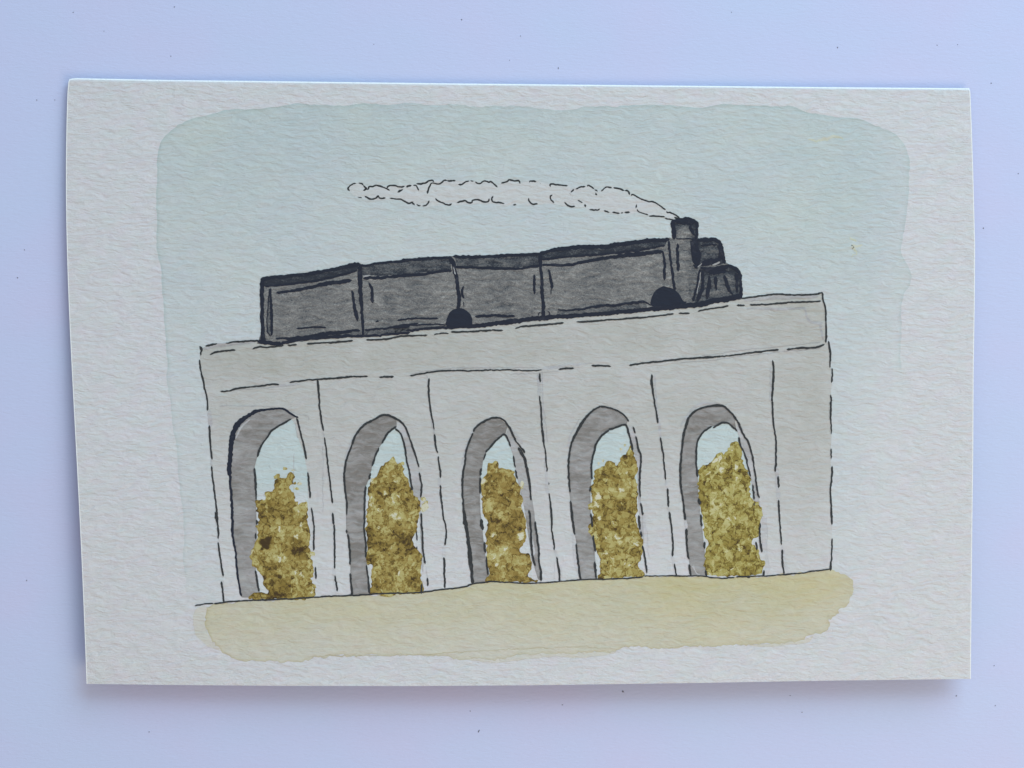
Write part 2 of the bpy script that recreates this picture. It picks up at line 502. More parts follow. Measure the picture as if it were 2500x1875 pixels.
# back panel: lies on the table under the front one, joined along the fold
def back_mesh():
    v2 = np.linspace(0, 1, 40); g = panel_grid(41, v2)
    px, py = g[..., 0].ravel(), g[..., 1].ravel()
    cx, cy = 1280, 190
    px = cx + (px - cx) * 0.992; py = cy + 14 + (py - cy) * 0.978
    nv = len(px)
    z = np.full(nv, 0.00034)
    top = place(px, py, z); bot = place(px, py, z * 0 + 0.00004)
    F = []
    for j in range(39):
        for i in range(40):
            a = j * 41 + i
            F.append((a, a + 41, a + 42, a + 1)); F.append((nv + a, nv + a + 1, nv + a + 42, nv + a + 41))
    b = [i for i in range(41)] + [j * 41 + 40 for j in range(1, 40)] + [39 * 41 + i for i in range(39, -1, -1)] + [j * 41 for j in range(38, 0, -1)]
    for q in range(len(b)):
        a, c = b[q], b[(q + 1) % len(b)]
        F.append((a, c, c + nv, a + nv))
    return np.vstack([top, bot]), F
Vb, Fb = back_mesh()
mesh_from("back_panel", Vb, Fb, M['paper'], card, smooth=False)
# the folded strip that joins the two panels behind the top edge
fx = np.linspace(185, 2355, 60)
fyv = np.interp(fx, TX, TY) + 1.5
prof = []
for k_, t in enumerate(np.linspace(0, 1, 9)):
    z = (hgt(fx, fyv) - 0.00045) * (1 - t) + 0.00020 * t
    yy = fyv + 1.5 + 9 * t
    prof.append(place(fx, yy, z))
Vf = np.vstack(prof)
Ff = [(j * 60 + i, j * 60 + i + 1, (j + 1) * 60 + i + 1, (j + 1) * 60 + i) for j in range(8) for i in range(59)]
mesh_from("fold", Vf, Ff, M['paper'], card)

# ------------------------------------------------------------------ painted sky
sky_poly = OV((341, 333), (350, 305), (368, 284), (395, 267), (425, 254), (470, 243), (568, 232), (680, 226), (850, 225), (1000, 229), (1100, 233), (1200, 235), (1300, 229), (1400, 227), (1500, 229), (1600, 227),
              (1660, 228), (1710, 232), (1740, 240), (1820, 251), (1890, 268), (1932, 288), (1954, 315), (1964, 345), (1966, 400), (1958, 470), (1950, 540), (1962, 570), (1970, 592), (1966, 618),
              (1952, 636), (1944, 680), (1946, 760), (1950, 860), (1948, 1000), (1930, 1130), (1880, 1228), (1800, 1245), (1500, 1250), (1100, 1270), (700, 1290), (540, 1302), (440, 1302), (405, 1290),
              (398, 1210), (394, 1120), (388, 1030), (376, 930), (366, 860), (360, 780), (356, 700), (352, 620), (342, 540), (339, 440), (339, 380))
def sky_d(x, y, dd):
    v = (y - 250) / 1200.0
    d = 0.80 - 0.42 * np.clip(v * 1.4, 0, 1)
    d += 0.22 * np.exp(-((x - 2080) / 260.0) ** 2 - ((y - 480) / 230.0) ** 2)     # heavier pigment, upper right
    d += 0.14 * np.exp(-((x - 560) / 200.0) ** 2 - ((y - 380) / 160.0) ** 2)
    d += 0.10 * np.exp(-((x - 1000) / 420.0) ** 2 - ((y - 300) / 90.0) ** 2)
    right = np.clip((x - 2050) / 140.0, 0, 1) * np.clip((y - 760) / 250.0, 0, 1)
    d *= 1 - 0.80 * right                                                         # wash runs dry, lower right
    d *= 1 - 0.35 * np.clip((y - 1100) / 350.0, 0, 1)
    d *= 1 - 0.35 * np.clip((x - 2080) / 130.0, 0, 1)
    d *= 1 - 0.25 * np.clip((500 - x) / 120.0, 0, 1) * np.clip((y - 800) / 200.0, 0, 1)
    d *= 0.74
    return d
def sky_wet(x, y):
    w = 0.50 * np.ones_like(x)
    w = np.where(x > 2000, 0.30, w)
    w = np.where((x > 1900) & (y > 900), 0.0, w)
    w = np.where((x < 700) & (y > 900), 0.30, w)
    w = np.where((x > 950) & (x < 1450) & (y < 400), 0.18, w)
    w = np.where(y > 1400, 0.0, w)
    return w
sky = sheet("painted_sky", rough_outline(sky_poly, 4, 0.9, 2.5, 2.2, 14), 0.8e-5, M['sky'], card, grid=9, d=sky_d, wet=sky_wet, wetw=6.5)
sky['label'] = 'pale teal sky wash with a darker dried rim'
for pts_, w_ in ((OV((1745, 302), (1775, 303), (1800, 296), (1822, 299)), [3, 7, 9, 3]), (OV((1840, 555), (1852, 545), (1842, 533), (1862, 530)), [3, 4, 9, 5]), (OV((1836, 512), (1850, 520)), [3, 5])):
    ribbons("stain", [(pts_, w_)], 1.3e-5, M['stain'], sky, jit=1.5, d=0.42)

# ------------------------------------------------------------------ painted ground
ground_line_px = G1((90, 438), (200, 418), (350, 402), (600, 378), (900, 360), (1150, 355), (1400, 342), (1800, 318), (2212, 290)) + \
    K3b((400, 1405), (750, 1378), (1200, 1365), (1500, 1330), (1850, 1285), (1930, 1258)) + K5b((420, 1230), (550, 1215), (750, 1225), (1050, 1242), (1500, 1212), (1760, 1190)) + \
    K7b((620, 1182), (1000, 1170), (1180, 1140), (1400, 1140)) + V7((0, 1145), (300, 1147), (550, 1170), (735, 1160), (1130, 1140), (1500, 1115), (1800, 1075), (2040, 1050))
GL = np.array(ground_line_px)
g_low = OV((2035, 1240))[:0] + [(2062, 1402), (2084, 1416), (2088, 1440), (2078, 1462), (2066, 1478), (2056, 1482), (2050, 1498), (2024, 1512), (2026, 1528), (2010, 1545), (1972, 1552), (1962, 1562),
    (1930, 1566), (1905, 1572), (1860, 1570), (1820, 1577), (1780, 1572), (1740, 1578), (1700, 1577), (1660, 1580), (1628, 1583), (1600, 1584), (1560, 1578), (1520, 1577), (1500, 1590), (1450, 1592), (1400, 1596),
    (1330, 1597), (1270, 1598), (1210, 1612), (1120, 1608), (1040, 1599), (950, 1600), (860, 1603), (820, 1599), (760, 1611), (710, 1615), (660, 1610), (630, 1614), (590, 1613), (570, 1606), (545, 1594), (530, 1580), (515, 1558), (503, 1535),
    (500, 1510), (502, 1482)]
g_poly = [(x, y + 1.0) for x, y in GL[2:]] + g_low
gnd = sheet("painted_ground", rough_outline(g_poly, 3.5, 1.5, 1.8, 1.8, 6, smooth=False), 2.4e-5, M['ground'], card, grid=9,
            d=lambda x, y, dd: 0.63 + 0.12 * np.exp(-((x - 1750) / 200) ** 2) - 0.22 * np.clip((y - 1500) / 100, 0, 1) + 0.1 * np.exp(-((y - 1420) / 40) ** 2),
            wet=lambda x, y: np.where(y > 1470, 0.42, 0.0) + np.where((x < 600) & (y > 1490), 0.15, 0.0), wetw=4.5)
gnd['label'] = 'sandy yellow wash below the viaduct'
sheet("pale_margin", rough_outline([(505, 1482), (500, 1512), (504, 1538), (520, 1565), (540, 1588), (510, 1580), (488, 1560), (474, 1542), (472, 1510), (480, 1484)], 4, 0.8, 3, 1.0, 8), 2.0e-5, M['ground'], gnd, grid=8, d=0.28)
sheet("pale_margin", rough_outline([(1130, 1606), (1270, 1596), (1400, 1594), (1500, 1588), (1480, 1600), (1400, 1606), (1330, 1603), (1210, 1617)], 4, 0.8, 3, 1.0, 8), 2.0e-5, M['ground'], gnd, grid=8, d=0.30)
sheet("pale_margin", rough_outline([(1830, 1574), (1905, 1570), (1965, 1562), (1985, 1552), (1970, 1570), (1920, 1574), (1870, 1580)], 4, 0.8, 3, 1.0, 8), 2.0e-5, M['ground'], gnd, grid=8, d=0.32)
Q5 = Z(800, 1200, 2.458)
ribbons("dried_edge", [(Q5((-140, 1000), (0, 985), (250, 985), (600, 976), (900, 960), (1200, 942), (1500, 930), (1600, 938), (1700, 946)), [1, 2.2, 2, 2.2, 2, 2, 2.2, 3, 1.5])], 2.75e-5, M['groundline'], gnd, jit=0.9, d=0.6)

# ------------------------------------------------------------------ painted viaduct
train_bottom = Z1((120, 1562), (400, 1568), (686, 1530), (1000, 1500), (1320, 1478), (1840, 1436)) + Z2((300, 1405), (700, 1382), (1000, 1362), (1300, 1345), (1840, 1275)) + \
    Z3((400, 1492), (800, 1466), (1200, 1425), (1600, 1392)) + Z4((400, 1558), (800, 1525), (1200, 1460), (1540, 1408))
v_poly = V1((165, 395), (235, 362), (385, 330), (700, 302), (930, 288)) + [p for p in train_bottom if 640 < p[0] < 1810] + V5((850, 268), (1000, 250), (1300, 214), (1500, 224), (1850, 212), (1922, 195), (1940, 300), (1968, 450), (1972, 860), (2005, 870), (2030, 1000), (2035, 1200), (2048, 1400), (2030, 1659)) + \
    V6((2035, 200), (2042, 800), (2045, 1200), (2050, 1659)) + V7((2052, 440), (2052, 700), (2035, 1050)) + [tuple(p) for p in GL[::-1] if p[0] > 545 and p[0] < 2025] + \
    K1b((250, 1480), (245, 1250), (240, 1140), (190, 800), (178, 600), (130, 0)) + K1((125, 1200), (95, 900), (80, 600), (50, 200)) + V1((260, 1200), (240, 1020), (200, 800), (155, 600), (155, 450))
def stone_d(x, y, dd):
    deck = 915 - (x - 540) * 0.065                        # lower edge of the deck band
    t = np.clip((y - deck) / 30.0, 0, 1)
    body = 0.58 - 0.46 * np.clip((y - 1050) / 330.0, 0, 1)
    d = 0.72 * (1 - t) + body * t
    d += 0.10 * np.exp(-((x - 650) / 160) ** 2) * (1 - t)
    d += 0.14 * np.exp(-((x - 1960) / 90) ** 2)
    return np.clip(d, 0, 1)
viaduct = sheet("painted_viaduct", rough_outline(v_poly, 4, 0.5, 3, 0.8, 10, smooth=False), 1.8e-5, M['stone'], card, grid=9, d=stone_d)
viaduct['label'] = 'pale grey stone viaduct with five arches, leaning up to the right'

# arches: outer left edge from springing to crown, inner left edge, right edge of the opening
ground_y = lambda x: float(np.interp(x, GL[:, 0], GL[:, 1]))
arches = [
    dict(outer=K1b((500, 1430), (440, 1100), (420, 850), (385, 600), (375, 350), (340, 0)) + K1((340, 1100), (325, 880), (345, 700), (365, 500), (410, 370), (490, 270), (610, 185), (710, 135), (850, 112), (980, 98), (1080, 115), (1180, 180), (1225, 225)),
         inner=K1((1165, 240), (1000, 330), (900, 400), (800, 540), (740, 640), (705, 760), (672, 905), (685, 1150), (692, 1325)) + K1b((698, 300), (705, 640), (688, 1070), (705, 1200), (740, 1345), (735, 1440)),
         open_r=K1b((1450, 1420), (1460, 1000), (1440, 700), (1410, 300)) + K1((1395, 1300), (1380, 950), (1340, 700), (1260, 480), (1225, 320), (1180, 255)), strip=None),
    dict(outer=K3b((330, 1400), (300, 985), (290, 750), (255, 540), (245, 0)) + K3((235, 1150), (222, 970), (255, 800), (300, 620), (380, 450), (490, 330), (650, 232), (760, 190), (850, 205), (930, 255)),
         inner=K3((930, 340), (900, 368), (820, 425), (740, 560), (690, 630), (600, 870), (560, 1050), (515, 1150), (500, 1350)) + K3b((498, 300), (495, 500), (515, 700), (515, 885), (550, 1200), (560, 1375)),
         open_r=K3b((1270, 1370), (1262, 900), (1240, 300)) + K3((1230, 1400), (1145, 1190), (1100, 950), (1060, 750), (1030, 550), (980, 430), (920, 370)),
         strip=K3((915, 345), (980, 430), (1030, 550), (1060, 750), (1100, 950), (1145, 1190), (1180, 1300)) + K3b((1240, 300), (1262, 700), (1270, 1000), (1285, 1100), (1300, 1000), (1280, 600), (1262, 295)) + K3((1255, 1290), (1268, 1150), (1235, 900), (1160, 650), (1090, 450), (1020, 310), (950, 255))),
    dict(outer=K5b((300, 1240), (265, 900), (230, 600), (180, 250), (160, 0)) + K5((165, 1000), (190, 850), (215, 660), (305, 420), (385, 320), (560, 230), (690, 245), (770, 320)),
         inner=K5((740, 450), (700, 450), (600, 540), (480, 690), (440, 800), (405, 1000), (395, 1240)) + K5b((405, 250), (425, 500), (465, 820), (505, 1125), (480, 1215)),
         open_r=K5b((1100, 1200), (1090, 900), (1040, 500), (990, 200)) + K5((960, 1300), (900, 1040), (860, 800), (805, 605), (750, 470)),
         strip=K5((745, 450), (805, 605), (860, 800), (900, 1040), (960, 1300)) + K5b((990, 200), (1050, 600), (1090, 900), (1180, 1190), (1225, 1200), (1200, 950), (1175, 700), (1145, 400), (1100, 100)) + K5((1090, 1330), (1040, 950), (1000, 770), (930, 640), (870, 510), (790, 340))),
    dict(outer=K7b((320, 1190), (290, 1000), (250, 650), (220, 450), (175, 100)) + K7((165, 1050), (155, 900), (168, 700), (205, 560), (275, 400), (375, 250), (475, 135), (590, 70), (740, 100), (870, 165), (960, 265)),
         inner=K7((930, 330), (900, 320), (700, 380), (560, 520), (490, 700), (465, 900), (470, 1045), (455, 1200)) + K7b((462, 300), (480, 475), (500, 700), (520, 955), (535, 1175)),
         open_r=K7b((1160, 1150), (1130, 700), (1110, 330)) + K7((1085, 1250), (1080, 900), (1055, 760), (1020, 660), (985, 500), (950, 360)),
         strip=K7((945, 350), (985, 500), (1020, 660), (1060, 760), (1085, 900), (1090, 1250)) + K7b((1110, 330), (1130, 600), (1160, 735), (1170, 640), (1155, 300)) + K7((1125, 1290), (1115, 1000), (1130, 760), (1100, 640), (1060, 470), (1000, 330))),
    dict(outer=V7((150, 1130), (120, 910), (95, 750), (80, 450), (30, 0)) + V6((10, 1100), (12, 850), (32, 600), (62, 400), (122, 212), (222, 124), (350, 80), (530, 55), (640, 110), (740, 230)),
         inner=V6((760, 380), (650, 292), (550, 302), (430, 342), (310, 425), (240, 530), (225, 650), (220, 850), (238, 1015), (255, 1300)) + V7((260, 130), (295, 465), (335, 765), (345, 1070), (355, 1140)),
         open_r=V7((1120, 1130), (1050, 700), (1000, 200)) + V6((985, 1200), (950, 1010), (880, 720), (820, 600), (790, 470), (770, 390)),
         strip=V6((765, 385), (790, 470), (820, 600), (880, 720), (950, 1010), (985, 1200)) + V7((1000, 180), (1070, 400), (1085, 430), (1090, 300), (1070, 90)) + V6((1040, 1180), (990, 800), (930, 570), (860, 460), (780, 270))),
]
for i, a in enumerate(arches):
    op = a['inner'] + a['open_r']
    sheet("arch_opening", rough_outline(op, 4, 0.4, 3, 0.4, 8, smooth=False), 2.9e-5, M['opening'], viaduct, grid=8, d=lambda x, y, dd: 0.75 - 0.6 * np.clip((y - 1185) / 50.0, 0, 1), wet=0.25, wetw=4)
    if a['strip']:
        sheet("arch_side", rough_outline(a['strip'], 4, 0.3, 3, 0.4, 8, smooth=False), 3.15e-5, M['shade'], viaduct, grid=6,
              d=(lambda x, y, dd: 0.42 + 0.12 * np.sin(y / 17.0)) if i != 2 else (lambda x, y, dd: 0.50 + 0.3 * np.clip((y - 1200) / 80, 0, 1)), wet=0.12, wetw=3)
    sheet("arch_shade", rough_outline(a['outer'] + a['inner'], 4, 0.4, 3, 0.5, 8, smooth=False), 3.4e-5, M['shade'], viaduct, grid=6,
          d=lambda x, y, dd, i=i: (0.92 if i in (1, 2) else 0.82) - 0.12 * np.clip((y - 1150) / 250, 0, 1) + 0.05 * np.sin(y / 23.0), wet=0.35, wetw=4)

# soft shadow strokes and second thoughts of thin grey paint on the stone
thin = [
    (V1((190, 395), (300, 370), (400, 350), (900, 305)), [5, 8, 9, 4]), (V1((1240, 890), (1500, 870)), 4),
    (V3((1085, 730), (1085, 1000), (1090, 1040)), [8, 8, 3]), (V3((1125, 700), (1140, 1200), (1160, 1659)), 3),
    (V3((1140, 665), (1400, 630), (1800, 590)), [8, 6, 2]), (V4((1320, 740), (1340, 1100), (1385, 1400)), 4), (V4((1385, 1400), (1400, 1600)), 6),
    (V5((1225, 1200), (1222, 1659)), 4), (V6((1310, 900), (1325, 1300)), 9), (V7((1330, 0), (1340, 120)), 9), (V7((1390, 750), (1420, 950), (1470, 1100)), [6, 7, 6]),
    (V7((1140, 350), (1145, 800)), 11), (V7((1170, 860), (1185, 1100)), [8, 9]), (V6((750, 230), (860, 400)), 3), (V5((880, 290), (1300, 250), (1850, 240)), [8, 13, 9]),
    (V5((900, 400), (1300, 410), (1690, 400)), [2, 6, 5]), (V5((1690, 410), (1740, 560), (1850, 610), (1910, 600)), [4, 6, 6, 10]), (V5((1890, 620), (1930, 820)), 5),
    (K1b((250, 1200), (262, 1400)), 3), (K3b((85, 1050), (120, 1390)), [8, 6]), (K3((1400, 200), (1440, 450)), 5), (K3((1500, 1040), (1520, 1130)), 7), (K3b((1565, 740), (1570, 900)), 8),
    (K5((1270, 750), (1310, 1230)), [3, 8]), (K5b((1420, 800), (1450, 900)), 6), (K5b((1480, 1000), (1500, 1140)), 5), (K7((1380, 350), (1400, 500)), 6), (K7((1470, 1070), (1490, 1180)), 4),
    (K7((1505, 1430), (1510, 1490)), 6), (K7b((1560, 880), (1575, 980)), 8), (K7b((1740, 400), (1745, 500)), 7), (K1((60, 130), (80, 330)), 10), (K1((85, 790), (95, 870)), 4), (K1((1600, 420), (1612, 490)), 4),
    (K7((150, 620), (185, 440), (300, 240)), [3, 4, 2]), (V6((10, 330), (60, 250), (180, 90), (330, 30), (520, 20)), [6, 5, 5, 6, 3]), (K5((800, 340), (960, 560)), [3, 9]),
    (K5((300, 400), (220, 600), (150, 850)), 3), (K3((240, 750), (330, 520), (470, 300)), [5, 3, 2]), (K1((420, 500), (480, 370), (600, 240)), [4, 5, 3]),
    (K7b((220, 560), (225, 800), (250, 1000), (290, 1130)), 5), (K5b((1090, 500), (1130, 850)), [3, 7]), (K7b((1180, 330), (1175, 700)), [7, 3]),
]
ribbons("thin_grey_stroke", thin, 3.7e-5, M['pencil'], viaduct, jit=0.5, d=lambda x, y: 0.58 * stone_d(x, y, 0) + 0.13)
faint = []
for (a_, b_) in ((V2((1060, 770), (1250, 710), (1600, 665), (2212, 650)), 1.4), (V2((1350, 750), (1345, 800)), 3), (V3((0, 665), (700, 650), (1100, 655)), 1.2), (V3((700, 740), (1100, 720), (1350, 685)), 1.2),
                 (V5((0, 1135), (400, 1105), (900, 1040), (1400, 990), (1900, 945)), 1.4), (V5((300, 1040), (900, 960), (1400, 915), (1900, 858)), 1.4), (V1((600, 960), (1200, 905), (1460, 880)), 1.6),
                 (K1((200, 60), (900, 70), (1300, 180), (1390, 200), (1400, 260)), 1.3), (K3b((1330, 1000), (1345, 1160)), 1.5), (K7b((1210, 500), (1240, 900)), 1.3), (K5b((1400, 950), (1400, 1180)), 1.3),
                 (V3((1140, 1100), (1200, 1659)), 1.3), (K1((1590, 600), (1600, 1500)), 1.6), (K1((1220, 280), (1250, 500)), 1.4), (K1((1205, 700), (1195, 1200)), 1.3), (K7b((1840, 1000), (1870, 1080), (1920, 1130)), 1.6),
                 (V7((165, 1000), (200, 1070), (250, 1110)), 1.5), (V7((1175, 870), (1200, 960), (1220, 1050), (1190, 1100)), 1.5), (V7((1170, 345), (1180, 600), (1178, 830)), 1.2)):
    faint.append((a_, b_))
for _i, _f in enumerate(faint): ribbons("faint_line", [_f], 3.95e-5 + _i * 2e-7, M['pencil'], viaduct, jit=0.7, d=lambda x, y: 0.58 * stone_d(x, y, 0) + 0.22)

ink = []
def A(f, *p, w=4.3): ink.append((f(*p), w))
# deck
A(V1, (235, 358), (330, 335), (385, 328), w=[3.5, 6, 3]); A(V1, (505, 318), (700, 300), (940, 285), w=[3, 5, 5]); A(V1, (158, 372), (170, 400), (165, 480), w=[8, 6, 4])
A(V1, (150, 548), (165, 680), (195, 790), (215, 930), (240, 1020), (260, 1120), (255, 1225)); A(V1, (278, 1435), (290, 1560), (285, 1659))
A(V1, (290, 468), (400, 435), (630, 412), w=[3, 4.5, 5]); A(V1, (870, 395), (960, 372), (1060, 378), (1280, 352)); A(V1, (1345, 348), (1460, 342), w=4.5)
A(V1, (1605, 332), (1850, 312), (2212, 290)); A(V2, (0, 315), (150, 305), (335, 288)); A(V2, (525, 280), (800, 265), (1000, 225), (1340, 212)); A(V2, (1435, 205), (1500, 190), (1630, 185), w=[2.5, 4.5, 3])
A(V2, (1670, 168), (1900, 165), (2212, 148)); A(V3, (442, 145), (590, 148)); A(V3, (765, 120), (870, 92), (1150, 75), (1410, 42), w=[3, 4.5, 4.5, 5])
A(Z3, (500, 1548), (800, 1530), (1200, 1500), (1585, 1460)); A(Z3, (1650, 1450), (1765, 1447)); A(Z4, (890, 1600), (1000, 1570), (1340, 1520), w=4); A(Z4, (1475, 1508), (1580, 1510), w=4.5)
A(V5, (950, 358), (1200, 350), (1500, 318), (1700, 315), (1900, 305)); A(V5, (830, 268), (1000, 250), (1300, 212), (1500, 222), (1850, 212), (1875, 200), (1922, 192))
A(V5, (1922, 192), (1940, 300), (1965, 400), (1972, 600), (1970, 860)); A(V5, (2005, 848), (2030, 1000), (2025, 1200), w=[3.5, 5, 3]); A(V5, (2052, 1215), (2058, 1300), (2048, 1400)); A(V5, (2035, 1575), (2045, 1659))
A(V6, (2038, 0), (2035, 200), (2045, 440), w=[5, 4.5, 2.5]); A(V6, (2040, 640), (2045, 770), w=3.6); A(V6, (2055, 880), (2050, 1050), (2030, 1200), (2040, 1400), (2050, 1659), w=4.5)
A(V7, (2030, 0), (2045, 220), (2052, 440), w=4); A(V7, (2055, 635), (2050, 850), (2035, 1060), w=[3, 4, 5.5])
A(V1, (440, 972), (540, 965), (650, 935), (900, 905), (1150, 875), (1220, 880)); A(V1, (1370, 848), (1550, 825), (1800, 805), (2212, 768)); A(V2, (340, 770), (535, 765)); A(V2, (705, 778), (800, 775), (885, 770), w=5)
A(V2, (0, 800), (150, 790), (340, 770)); A(V2, (1115, 758), (1250, 735), (1500, 695), (1800, 685), (1900, 692), (2212, 680), w=3.8); A(V3, (442, 685), (700, 680), (900, 692), (1120, 682), w=3.6)
A(V3, (1355, 672), (1550, 655)); A(V3, (1800, 622), (1950, 625), (2045, 632), w=4.8); A(V4, (980, 620), (1200, 585), (1450, 560), (1700, 528), (1950, 515), (2212, 498)); A(V5, (550, 1052), (700, 1040), (1000, 995), (1330, 962), w=4)
A(V5, (0, 1085), (300, 1070), (550, 1052)); A(V5, (1450, 955), (1600, 940), (1820, 930), (1945, 890), w=5)
# pilaster lines
A(V1, (1745, 820), (1765, 1050), (1780, 1250), (1820, 1500), w=[6, 4.5, 4.5, 5]); A(K1, (1615, 490), (1640, 650), (1670, 900), (1700, 1150), (1722, 1370), w=4); A(K1, (1725, 1510), (1740, 1659)); A(K1b, (1745, 450), (1755, 750), (1752, 1035)); A(K1b, (1755, 1140), (1790, 1340))
A(V2, (1365, 800), (1365, 1000), (1390, 1200), (1435, 1485), w=[5, 5, 4.5, 3]); A(V2, (1445, 1555), (1455, 1659)); A(K3, (1440, 450), (1460, 600), (1485, 695)); A(K3, (1492, 745), (1520, 950), (1522, 1030), w=[4, 5, 4]); A(K3, (1520, 1135), (1535, 1350)); A(K3b, (1520, 0), (1560, 300), (1600, 550), (1582, 720)); A(K3b, (1572, 895), (1575, 1100), (1582, 1300), w=4.8)
A(V3, (1095, 730), (1097, 840), w=5); A(V3, (1090, 1035), (1110, 1200), (1120, 1400), (1140, 1659), w=4); A(K5, (1235, 330), (1275, 650), (1305, 945), w=4); A(K5, (1215, 0), (1225, 200), (1238, 340), w=4); A(K5, (1328, 1095), (1328, 1125), w=2.6); A(K5b, (1332, 25), (1365, 350), (1370, 530), (1405, 785), w=[3.6, 5, 4, 4.5]); A(K5b, (1435, 890), (1470, 1100), (1470, 1215), w=4.6)
A(V4, (1280, 745), (1280, 850), (1300, 1000), (1340, 1250), (1365, 1395), w=[4, 6.5, 4, 4.5, 5]); A(K7, (1395, 490), (1430, 700), (1465, 1055), w=4); A(K7, (1492, 1180), (1505, 1420), w=4.5); A(K7b, (1515, 280), (1555, 600), (1565, 870), w=4.3); A(K7b, (1582, 980), (1612, 1145), w=4.3)
A(V5, (1252, 1110), (1262, 1300), (1240, 1659), w=[4.5, 6, 4.5]); A(V6, (1245, 0), (1265, 300), (1300, 560), (1288, 945), w=4.5); A(V6, (1325, 1015), (1330, 1160), w=4.8); A(V7, (1332, 120), (1350, 400), (1370, 715), w=[5, 4.5, 3.6]); A(V7, (1380, 790), (1385, 950), (1405, 1110), w=[5, 5, 4])
# left side
A(K1, (60, 330), (80, 600), (95, 780)); A(K1, (90, 880), (125, 1200), (160, 1500), (170, 1659)); A(K1b, (140, 280), (180, 520), (180, 635), w=[4, 5, 3.5]); A(K1b, (175, 690), (210, 900), (245, 1140)); A(K1b, (225, 1220), (250, 1400), (255, 1490))
# arch 1
A(K1, (1240, 230), (1300, 450), (1375, 775), w=4.6); A(K1, (1390, 960), (1425, 1300), w=4.6); A(K1b, (1440, 225), (1470, 450), (1470, 790), w=4.3); A(K1b, (1495, 1025), (1500, 1175), w=4.5)
A(K1, (1165, 238), (1000, 330), (900, 400), (800, 540), (740, 640), (712, 745), w=[4, 4.5, 4.5, 4.5, 5, 4.5]); A(K1, (670, 905), (690, 1150), (692, 1325), w=[5, 5.5, 4]); A(K1b, (700, 390), (700, 440), w=5); A(K1b, (688, 570), (690, 635), w=5); A(K1b, (685, 1070), (705, 1200), (735, 1345), w=4.8)
# arch 2
A(K3, (1230, 885), (1160, 650), (1090, 450), (1020, 310), (950, 250), (850, 200), (750, 185), (650, 230), (480, 330), (380, 450), (330, 580), w=[4, 4.3, 4.3, 5, 5, 5, 5, 5, 5, 5, 6])
A(K3, (330, 580), (290, 680), (250, 800), (222, 970), (232, 1150), (255, 1350), (258, 1530), w=[4.5, 4.8, 5, 5, 4.5, 5, 3]); A(K3, (1240, 965), (1268, 1150), (1255, 1290), w=4.5); A(K3b, (1262, 295), (1280, 600), (1290, 800), (1315, 970), w=4.5); A(K3b, (1345, 1170), (1355, 1270), w=4.5); A(K3b, (1265, 1250), (1270, 1375), w=4); A(K3b, (1200, 540), (1210, 660), w=3.5); A(K3b, (1205, 745), (1205, 780), w=3)
A(K3b, (252, 520), (258, 560), w=4); A(K3b, (270, 580), (300, 800), (300, 985), w=4.8); A(K3b, (305, 1110), (330, 1400), w=5)
A(K3, (1145, 1190), (1100, 950), (1060, 750), (1030, 550), (980, 430), (915, 368), w=4.6); A(K3, (925, 345), (820, 420), (760, 520), (735, 565), w=4.5); A(K3, (690, 630), (640, 750), (600, 870), w=4.6); A(K3, (575, 975), (560, 1050), w=4.8); A(K3, (515, 1150), (500, 1350), (500, 1600), w=5.2); A(K3b, (498, 380), (495, 500), (515, 700), (515, 885), w=4.5); A(K3b, (525, 1000), (550, 1200), (560, 1370), w=4.8)
# arch 3
A(K5, (310, 405), (380, 315), (560, 225), (690, 240), (790, 340), (870, 510), (1000, 690), w=5); A(K5, (300, 430), (215, 660), (190, 850), (165, 1000), (160, 1200), (185, 1659), w=[4, 4.5, 4.5, 5, 5, 5.5]); A(K5b, (180, 250), (230, 600), (265, 900), (300, 1240), w=[6, 8, 9, 9])
A(K5, (920, 630), (1000, 770), (1040, 950), (1090, 1330), w=[6, 8, 6.5, 5]); A(K5b, (1060, 260), (1080, 460), (1090, 700), (1110, 880), (1140, 1000), w=[6, 5, 5, 5, 5]); A(K5b, (1145, 410), (1180, 700), (1200, 950), (1225, 1200), w=[5, 5, 5, 6])
A(K5, (480, 685), (600, 540), (700, 450), w=4.6); A(K5, (700, 448), (740, 455), (780, 530), (805, 605), w=4.6); A(K5, (475, 705), (445, 790), w=3.5); A(K5, (415, 910), (400, 995), w=5.5); A(K5, (400, 1030), (395, 1240), w=4.5); A(K5, (850, 740), (870, 885), w=4.6); A(K5, (875, 930), (900, 1040), w=4.6)
A(K5b, (415, 380), (430, 510), w=7.5); A(K5b, (455, 690), (470, 820), w=5.5); A(K5b, (480, 880), (505, 1125), w=[3, 5])
